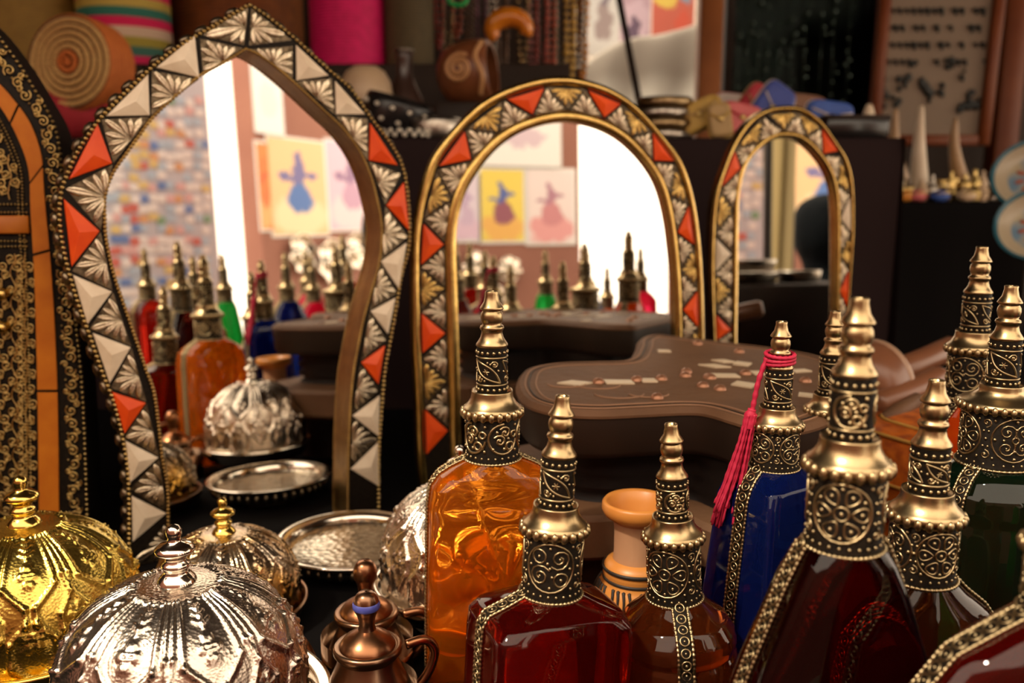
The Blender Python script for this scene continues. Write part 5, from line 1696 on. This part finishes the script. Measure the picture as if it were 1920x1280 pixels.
# painted plates hung at the right edge
def plate(label, px, py, Y, R, seed, tilt):
    p = at(px, py, Y); t = thing('painted_plate', label, 'plate', p, 0, 'painted plates at the right edge')
    t.rotation_euler = tilt
    m = MB(); m.lathe([(.001, .004), (R * .60, .004), (R * .62, .0045)], 56); m.build('painted_centre', mat('painted_blue', (.16, .26, .36), .3, 0, noise=(26, (.46, .38, .24), .10)), t)
    m = MB(); m.lathe([(R * .62, .0045), (R * .80, .008), (R * .90, .014)], 56); m.build('cream_border', mat('cream_glaze', (.46, .38, .26), .3), t)
    m = MB(); m.lathe([(R * .90, .014), (R * .97, .019), (R, .018), (R * .995, .010), (R * .7, -.004), (R * .5, -.008), (.001, -.008)], 56); m.build('teal_rim', mat('teal_glaze', (.03, .12, .16), .25), t)
    m = MB()
    for k in range(9):
        a = 2 * PI * k / 9; m.ball((R * .36 * math.cos(a), R * .36 * math.sin(a), .0045), (R * .12, R * .06, .0012), 10, 4, axes=[[math.cos(a), math.sin(a), 0], [-math.sin(a), math.cos(a), 0], [0, 0, 1]])
    m.build('painted_petals', mat('red_glaze', (.42, .10, .05), .3), t, kind='stuff')


plate('upper painted blue plate with a teal rim at the right edge', 1942, 335, 1.44, .062, 1, (math.radians(62), 0, math.radians(-38)))
plate('lower painted plate with a dark rim at the right edge', 1948, 428, 1.34, .058, 2, (math.radians(62), 0, math.radians(-38)))
st_ = thing('plate_stand', 'dark wire stand holding the two painted plates', 'stand', (0, 0, 0))
p1, p2 = at(1940, 425, 1.42), at(1935, 335, 1.46)
m = MB(); m.tube([(p1[0] + .02, 1.47, -.0 + .0), (p1[0] + .02, 1.47, p2[2] + .05)], .004, 8); m.build('upright', INK, st_)
m = MB(); m.tube([(p1[0] - .07, 1.47, .003), (p1[0] + .11, 1.47, .003)], .004, 8); m.build('foot', INK, st_)
m = MB(); m.box((p1[0] - .12, 1.40, -.85), (p1[0] + .16, 1.56, -.0015), .004); tag(m.build('wooden_stool', WOOD_DARK), 'dark stool carrying the plate stand', 'stool')

# ================================================================== WHAT THE MIRRORS SEE: THE LANE IN FRONT OF THE STALL
WN = np.array([0.0, 1.0, 0.0])                       # the shop fronts across the lane face the stall
WC = np.array([0.0, -1.6, 0.0])
WT = np.array([1.0, 0.0, 0.0])


MAGY = -2.4            # the magnet board hangs on a shop front set further back


def wall_hit(PL, px, py, off=0.0, w=0.0):
    p, d = PL.mirror_ray(px, py, w)
    t = ((WC + WN * off - p) @ WN) / (d @ WN)
    return p + d * t


def wall_coord(q):
    return (q - WC) @ WT, q[2]


def wall_mtx(q):
    """local x along the wall, z up, -y towards the stall"""
    y = -WN
    x = np.cross(y, np.array([0, 0, 1.0]))
    M = Matrix.Identity(4)
    for i in range(3):
        M[i][0] = x[i]; M[i][1] = y[i]; M[i][2] = (0, 0, 1)[i]; M[i][3] = q[i]
    return M


def wall_box(name, u0, u1, z0, z1, off, thick, material):
    m = MB(); m.box((0, 0, 0), (1, 1, 1))
    V = np.concatenate(m.v)
    W_ = WC + np.outer(u0 + V[:, 0] * (u1 - u0), WT) + np.outer(off - V[:, 1] * thick, WN)
    W_[:, 2] = z0 + V[:, 2] * (z1 - z0)
    m.v = [W_]; return m.build(name, material, smooth=False)




def wu(PL, px, py=330):
    return wall_hit(PL, px, py)[0]


def wz(PL, px, py):
    return wall_hit(PL, px, py)[2]


x_p1, x_p2 = wu(PL2, 800), wu(PL2, 1088)          # plaster shop front with the prints (middle mirror)
x_m1, x_m2 = [wall_hit(PL1, q, 330, MAGY + 1.6)[0] for q in (188, 402)]           # board of souvenir magnets (keyhole mirror)
x_q1, x_q2 = wu(PL1, 487), wu(PL1, 760)           # second plaster front with prints (keyhole mirror)
WTOP = 1.45
struct(wall_box('wall_front', -2.6, x_p2, -.85, WTOP, 0, .12, PLASTER))
struct(wall_box('wall_lane', x_q1, max(x_q2, x_q1 + 1.2), -.85, 1.9, 0, .12, PLASTER))
struct(wall_box('wall_side', -2.7, -2.6, -.85, WTOP, .0, -2.2, PLASTER))  # unseen wall added to darken the left side
bd_ = wall_box('magnet_board', x_m1, x_m2, -.1, 2.1, MAGY + 1.6, .03, mat('grey_board', (.46, .48, .56), .6))
tag(bd_, 'pale grey board of souvenir magnets across the lane, reflected in the keyhole mirror', 'board')
struct(wall_box('wall_magnets', x_m1, x_m2, -.85, 2.3, MAGY + 1.6 - .032, .1, PLASTER))


def reflected_sheet(label, PL, x0, y0, x1, y1, material, off=.006, border=None, z=0.0):
    xm, ym = (x0 + x1) / 2, (y0 + y1) / 2
    c = wall_hit(PL, xm, ym, off)
    w = abs(wall_hit(PL, x1, ym, off)[0] - wall_hit(PL, x0, ym, off)[0]); h = abs(wall_hit(PL, xm, y0, off)[2] - wall_hit(PL, xm, y1, off)[2])
    return sheet('print_poster', label, 'poster', wall_mtx(c), w, h, material, border, .004), w, h


def fig_print(name, base, w, h, dark, skirt, ground):
    return painted(name, base, [(0, -.30 * h, .5 * w, .22 * h, ground), (0, .30 * h, .09 * w, .07 * h, dark), (0, .12 * h, .12 * w, .16 * h, dark), (0, -.12 * h, .24 * w, .16 * h, skirt), (-.2 * w, .14 * h, .14 * w, .04 * h, dark), (.2 * w, .10 * h, .16 * w, .035 * h, dark)])


def dims(PL, x0, y0, x1, y1):
    xm, ym = (x0 + x1) / 2, (y0 + y1) / 2
    return abs(wu(PL, x1, ym) - wu(PL, x0, ym)), abs(wz(PL, xm, y0) - wz(PL, xm, y1))


for nm, lab, PL, R, base, dark, skirt, ground in [
        ('dancer_print', 'cream and orange print of a dancer in blue, reflected in the keyhole mirror', PL1, (514, 262, 618, 440), (.80, .52, .28), (.16, .14, .34), (.07, .16, .45), (.85, .66, .42)),
        ('orange_print', 'narrow orange-red print left of the dancer, reflected in the keyhole mirror', PL1, (490, 268, 511, 430), (.75, .22, .05), (.6, .1, .03), (.7, .16, .04), (.8, .4, .15)),
        ('lilac_print', 'lilac print right of the dancer, reflected in the keyhole mirror', PL1, (622, 268, 706, 430), (.66, .48, .62), (.28, .16, .30), (.5, .3, .45), (.78, .6, .66)),
        ('yellow_print', 'yellow print of a figure in blue, reflected in the arched mirror', PL2, (904, 318, 984, 452), (.82, .64, .12), (.10, .14, .40), (.30, .10, .14), (.8, .45, .12)),
        ('pink_print', 'white and pink print beside the yellow one, reflected in the arched mirror', PL2, (992, 320, 1078, 455), (.82, .70, .70), (.45, .22, .30), (.6, .25, .28), (.75, .35, .36)),
        ('pale_lilac_print', 'pale lilac print left of the yellow one, reflected in the arched mirror', PL2, (852, 330, 898, 450), (.72, .62, .74), (.5, .36, .55), (.6, .45, .62), (.7, .5, .65))]:
    w, h = dims(PL, *R)
    reflected_sheet(lab, PL, *R, fig_print(nm, base, w, h, dark, skirt, ground), border=(PAPER, .012))
w, h = dims(PL1, 477, 130, 535, 250)
reflected_sheet('white print hung high, reflected in the keyhole mirror', PL1, 479, 120, 535, 250, painted('white_high_print', (.82, .80, .80), [(0, 0, .3 * w, .3 * h, (.74, .68, .70))]), .012)
w, h = dims(PL2, 905, 235, 1055, 312)
reflected_sheet('wide white print above the yellow one, reflected in the arched mirror', PL2, 900, 215, 1056, 312, painted('white_wide_print', (.84, .82, .80), [(0, .1 * h, .34 * w, .22 * h, (.66, .52, .60))]), .012)

# souvenir magnets, one by one
mcols = {'blue': (.12, .22, .50), 'red': (.52, .14, .12), 'yellow': (.62, .50, .22), 'white': (.70, .70, .72), 'green': (.18, .34, .22), 'pink': (.62, .40, .42), 'sky blue': (.38, .50, .64), 'orange': (.60, .34, .18)}
mm_ = {k: mat('magnet_' + k.replace(' ', '_'), v, .35) for k, v in mcols.items()}
ORD = ordinal + ['sixteenth', 'seventeenth', 'eighteenth', 'nineteenth', 'twentieth', 'twenty-first', 'twenty-second']
mkeys = list(mcols); rg = np.random.default_rng(99)
base_mesh = {}
n_m = 0
for ir, py in enumerate(np.arange(190, 610, 20)):
    for ic, px in enumerate(np.arange(203, 400, 17)):
        if rg.random() < .08:
            continue
        q = wall_hit(PL1, px + rg.uniform(-3, 3), py + rg.uniform(-4, 4), MAGY + 1.6)
        if not (x_m1 + .03 < q[0] < x_m2 - .04):
            continue
        k = mkeys[int(rg.choice(8, p=[.11, .07, .08, .42, .03, .08, .17, .04]))]; shp = int(rg.integers(0, 3))
        if (k, shp) not in base_mesh:
            m = MB()
            if shp == 0:
                m.box((-.036, 0, -.020), (.036, .006, .020), .0015)
            elif shp == 1:
                m.box((-.032, 0, -.022), (.032, .006, .022), .004)
            else:
                a = np.arange(14) * 2 * PI / 14
                m.grid(np.array([np.stack([.032 * np.cos(a), 0 * a, .024 * np.sin(a)], -1), np.stack([.034 * np.cos(a), 0 * a + .006, .026 * np.sin(a)], -1)]), close_v=True); m.f.append(tuple(range(14)))
            o = m.build('magnet', mm_[k], smooth=False); base_mesh[(k, shp)] = o.data
        else:
            o = bpy.data.objects.new('magnet', base_mesh[(k, shp)]); COL.objects.link(o)
        M = wall_mtx(q); M[1][3] += .006
        o.matrix_basis = M @ Matrix.Rotation(rg.uniform(-.12, .12), 4, 'Y')
        tag(o, f'{k} {["oblong", "rounded", "oval"][shp]} magnet, {ORD[ic]} from the left in the {ORD[ir]} row of the board', 'magnet', 'souvenir magnets on the grey board')
        n_m += 1

# more perfume bottles further along the table, right of the frame, caught by the mirrors
def unmirror(PL, px, py, D, w):
    v = CAMP + ray(px, py) * D; o = PL.O + PL.n * w
    return v - 2 * ((v - o) @ PL.n) * PL.n


SQ = [(1, .0165, .0165, 2), (.96, .024, .022, 3), (.9, .030, .026, 6), (.1, .031, .027, 8), (0, .028, .024, 6)]
RD = [(1, .0165, .0165, 2), (.94, .026, .024, 2), (.8, .038, .030, 2.2), (.5, .042, .032, 2.4), (.1, .036, .028, 2.4), (0, .030, .024, 2.4)]
TR = [(1, .0165, .0165, 2), (.94, .020, .018, 2.4), (.6, .030, .024, 2.6), (.1, .036, .028, 3), (0, .033, .025, 3)]
for PL, w, px, py, D, sh_, gm, lab in [
        (PL2, -.008, 880, 455, 1.80, SQ, RED, 'dark red bottle reflected at the left of the arched mirror'),
        (PL2, -.008, 1022, 468, 1.82, TR, EMERALD, 'emerald green bottle reflected in the arched mirror'),
        (PL2, -.008, 1100, 468, 1.72, RD, BLUE, 'deep blue round bottle reflected in the arched mirror'),
        (PL2, -.008, 1138, 500, 1.95, SQ, ORANGE, 'square orange bottle reflected right of the blue one in the arched mirror'),
        (PL2, -.008, 1180, 476, 1.78, RD, ROSE, 'rose red round bottle reflected in the arched mirror'),
        (PL1, -.018, 572, 468, 1.86, SQ, ROSE, 'rose bottle reflected right of the tassel in the keyhole mirror'),
        (PL1, -.018, 640, 440, 1.92, SQ, ORANGE, 'orange bottle reflected at the right of the keyhole mirror')]:
    q = unmirror(PL, px, py, D, w)
    bottle(lab, q[0], q[1], q[2], sh_, gm, rot=.3, s=.92, simple=False, seed=int(px), bands=(PI,))
# beaten silver trays hung on the shop fronts
for PL, px, py, r, mir, wd in [(PL2, 897, 500, .058, 'arched', 'upper left'), (PL2, 957, 505, .05, 'arched', 'upper right'), (PL2, 925, 560, .06, 'arched', 'lower'),
                               (PL1, 570, 475, .10, 'keyhole', 'left'), (PL1, 625, 490, .12, 'keyhole', 'middle'), (PL1, 672, 470, .10, 'keyhole', 'right')]:
    q = wall_hit(PL, px, py, .03)
    ft = thing('metal_tray', f'{wd} beaten silver tray hung across the lane, reflected in the {mir} mirror', 'tray', matrix=wall_mtx(q))
    P = []
    for rr_ in np.linspace(.01, 1, 10) * r:
        a = np.arange(40) * 2 * PI / 40
        P.append(np.stack([rr_ * np.cos(a), -.012 * np.sin(a * 7 + rr_ * 60) * (rr_ / r) - .014 * np.sin(rr_ * 70), rr_ * np.sin(a)], -1))
    m = MB(); m.grid(np.array(P), close_v=True); m.build('beaten_disc', SILVER_SMOOTH, ft)
    m = MB(); a = np.arange(40) * 2 * PI / 40; m.tube(np.stack([r * np.cos(a), -.012 * np.sin(a * 7 + r * 60) - .014 * math.sin(r * 70), r * np.sin(a)], -1), .005, 8, closed=True); m.build('rim', SILVER_SMOOTH, ft)

# person in a dark hooded robe in the lane, caught by the smallest mirror
q = unmirror(PL3, 1556, 435, 2.95, -.008)
robe = mat('dark_blue_robe', (.0025, .0042, .006), .85, 0, spec=.1, bump=('noise', 30, .4, .01))
pn = thing('person', 'person in a dark hooded robe standing in the lane, reflected in the smallest mirror', 'person', (q[0], q[1], -.85), 0)
hz_ = q[2] + .85
secs = [(hz_ + .125, .002, .002, 0), (hz_ + .118, .045, .05, -.005), (hz_ + .09, .085, .095, -.01), (hz_ + .03, .105, .118, -.005), (hz_ - .04, .105, .115, .0), (hz_ - .10, .085, .09, .005), (hz_ - .14, .095, .085, .01), (hz_ - .18, .16, .10, .012),
        (hz_ - .23, .215, .115, .012), (hz_ - .32, .235, .13, .005), (hz_ - .50, .225, .14, .0), (hz_ - .72, .215, .15, .0), (hz_ * .42, .23, .17, .0), (hz_ * .2, .26, .2, 0), (.0, .30, .24, 0)]
sub_ = catmull([np.array(s_) for s_ in secs], 4)
P = np.array([np.c_[superring(max(a, .002), max(b, .002), 2.2, 48) * (1 + .03 * np.sin(np.arange(48)[:, None] * 2 * PI / 48 * 9 + z * 6) * (z < hz_ - .3)) + np.array([0, dy]), np.full(48, z)] for z, a, b, dy in sub_])
m = MB(); m.grid(P[::-1], close_v=True); m.build('robed_body', robe, pn)
for sx in (-1, 1):
    m = MB(); s0 = np.array([sx * .20, .0, hz_ - .25]); q_ = catmull([s0, s0 + np.array([sx * .07, .03, -.16]), s0 + np.array([sx * .05, .16, -.27]), s0 + np.array([-sx * .03, .27, -.24])], 8)
    m.tube(q_, np.linspace(.078, .05, len(q_)), 14); m.build('sleeve', robe, pn)
    m = MB(); e = q_[-1]; m.ball(e + np.array([0, .035, 0]), (.038, .05, .018), 12, 8)
    for k in range(4):
        b0 = e + np.array([-.024 + .016 * k, .07, 0]); m.tube(catmull([b0, b0 + np.array([0, .03, -.004]), b0 + np.array([0, .055 - .006 * abs(k - 1.3), -.02])], 4), .008, 7)
    b0 = e + np.array([-sx * .036, .03, 0]); m.tube(catmull([b0, b0 + np.array([-sx * .018, .022, 0]), b0 + np.array([-sx * .02, .045, -.008])], 4), .009, 7)
    m.build('hand', mat('warm_skin', (.36, .19, .12), .5), pn)
m = MB(); m.ball((0, .055, hz_ - .01), (.070, .055, .10), 20, 14); m.ball((0, .113, hz_ - .015), (.013, .018, .022), 8, 6); fc = m.build('face', mat('warm_skin'), pn, kind='stuff')
# pale stall cloth and a low table with trays in that reflection
q = unmirror(PL3, 1462, 330, 2.55, -.008)
rows = []
for s_ in np.linspace(0, 1, 14):
    u_ = np.linspace(-.055, .055, 24) * (1 - .35 * s_)
    rows.append(np.stack([u_, .03 * np.sin(u_ * 60 + s_ * 2), np.full_like(u_, .55 - .95 * s_)], -1))
m = MB(); m.grid(np.array(rows)); o = m.build('hanging_scarf', mat('straw_yellow_cloth', (.50, .38, .16), .8)); place(o, q, .6); tag(o, 'straw-yellow scarf hanging in the lane, reflected in the smallest mirror', 'scarf')
m = MB(); m.tube([(q[0] - .1, q[1] + .07, q[2] + .56), (q[0] + .1, q[1] - .07, q[2] + .56)], .01, 8); m.tube([(q[0] + .1, q[1] - .07, q[2] + .56), (q[0] + .1, q[1] - .07, -.85)], .012, 8); m.tube([(q[0] - .1, q[1] + .07, q[2] + .56), (q[0] - .1, q[1] + .07, -.85)], .012, 8); tag(m.build('scarf_rack', WOOD_DARK), 'dark rack from which the yellow scarf hangs', 'rack')
q = unmirror(PL3, 1420, 530, 2.1, -.008)
m = MB(); m.box((-.17, -.12, .0005 - q[2]), (.17, .12, 0), .006); o = m.build('dark_chest', WOOD_DARK); place(o, q, .5); tag(o, 'dark chest carrying trays, reflected in the smallest mirror', 'chest')
for i, (dx, dy, r, zz_) in enumerate([(-.05, .0, .085, .0), (-.045, .01, .07, .027), (.085, .04, .05, 0)]):
    t = thing('metal_tray', ['lowest tray', 'upper tray', 'small tray'][i] + ' on the dark chest, reflected in the smallest mirror', 'tray', (q[0] + dx, q[1] + dy, q[2] + .001 + zz_))
    m = MB(); m.lathe([(.001, .006), (r * .85, .006), (r * .92, .022), (r, .026), (r, .022), (r * .9, .0), (.001, .0)], 40); m.build('tray_body', SLV, t)
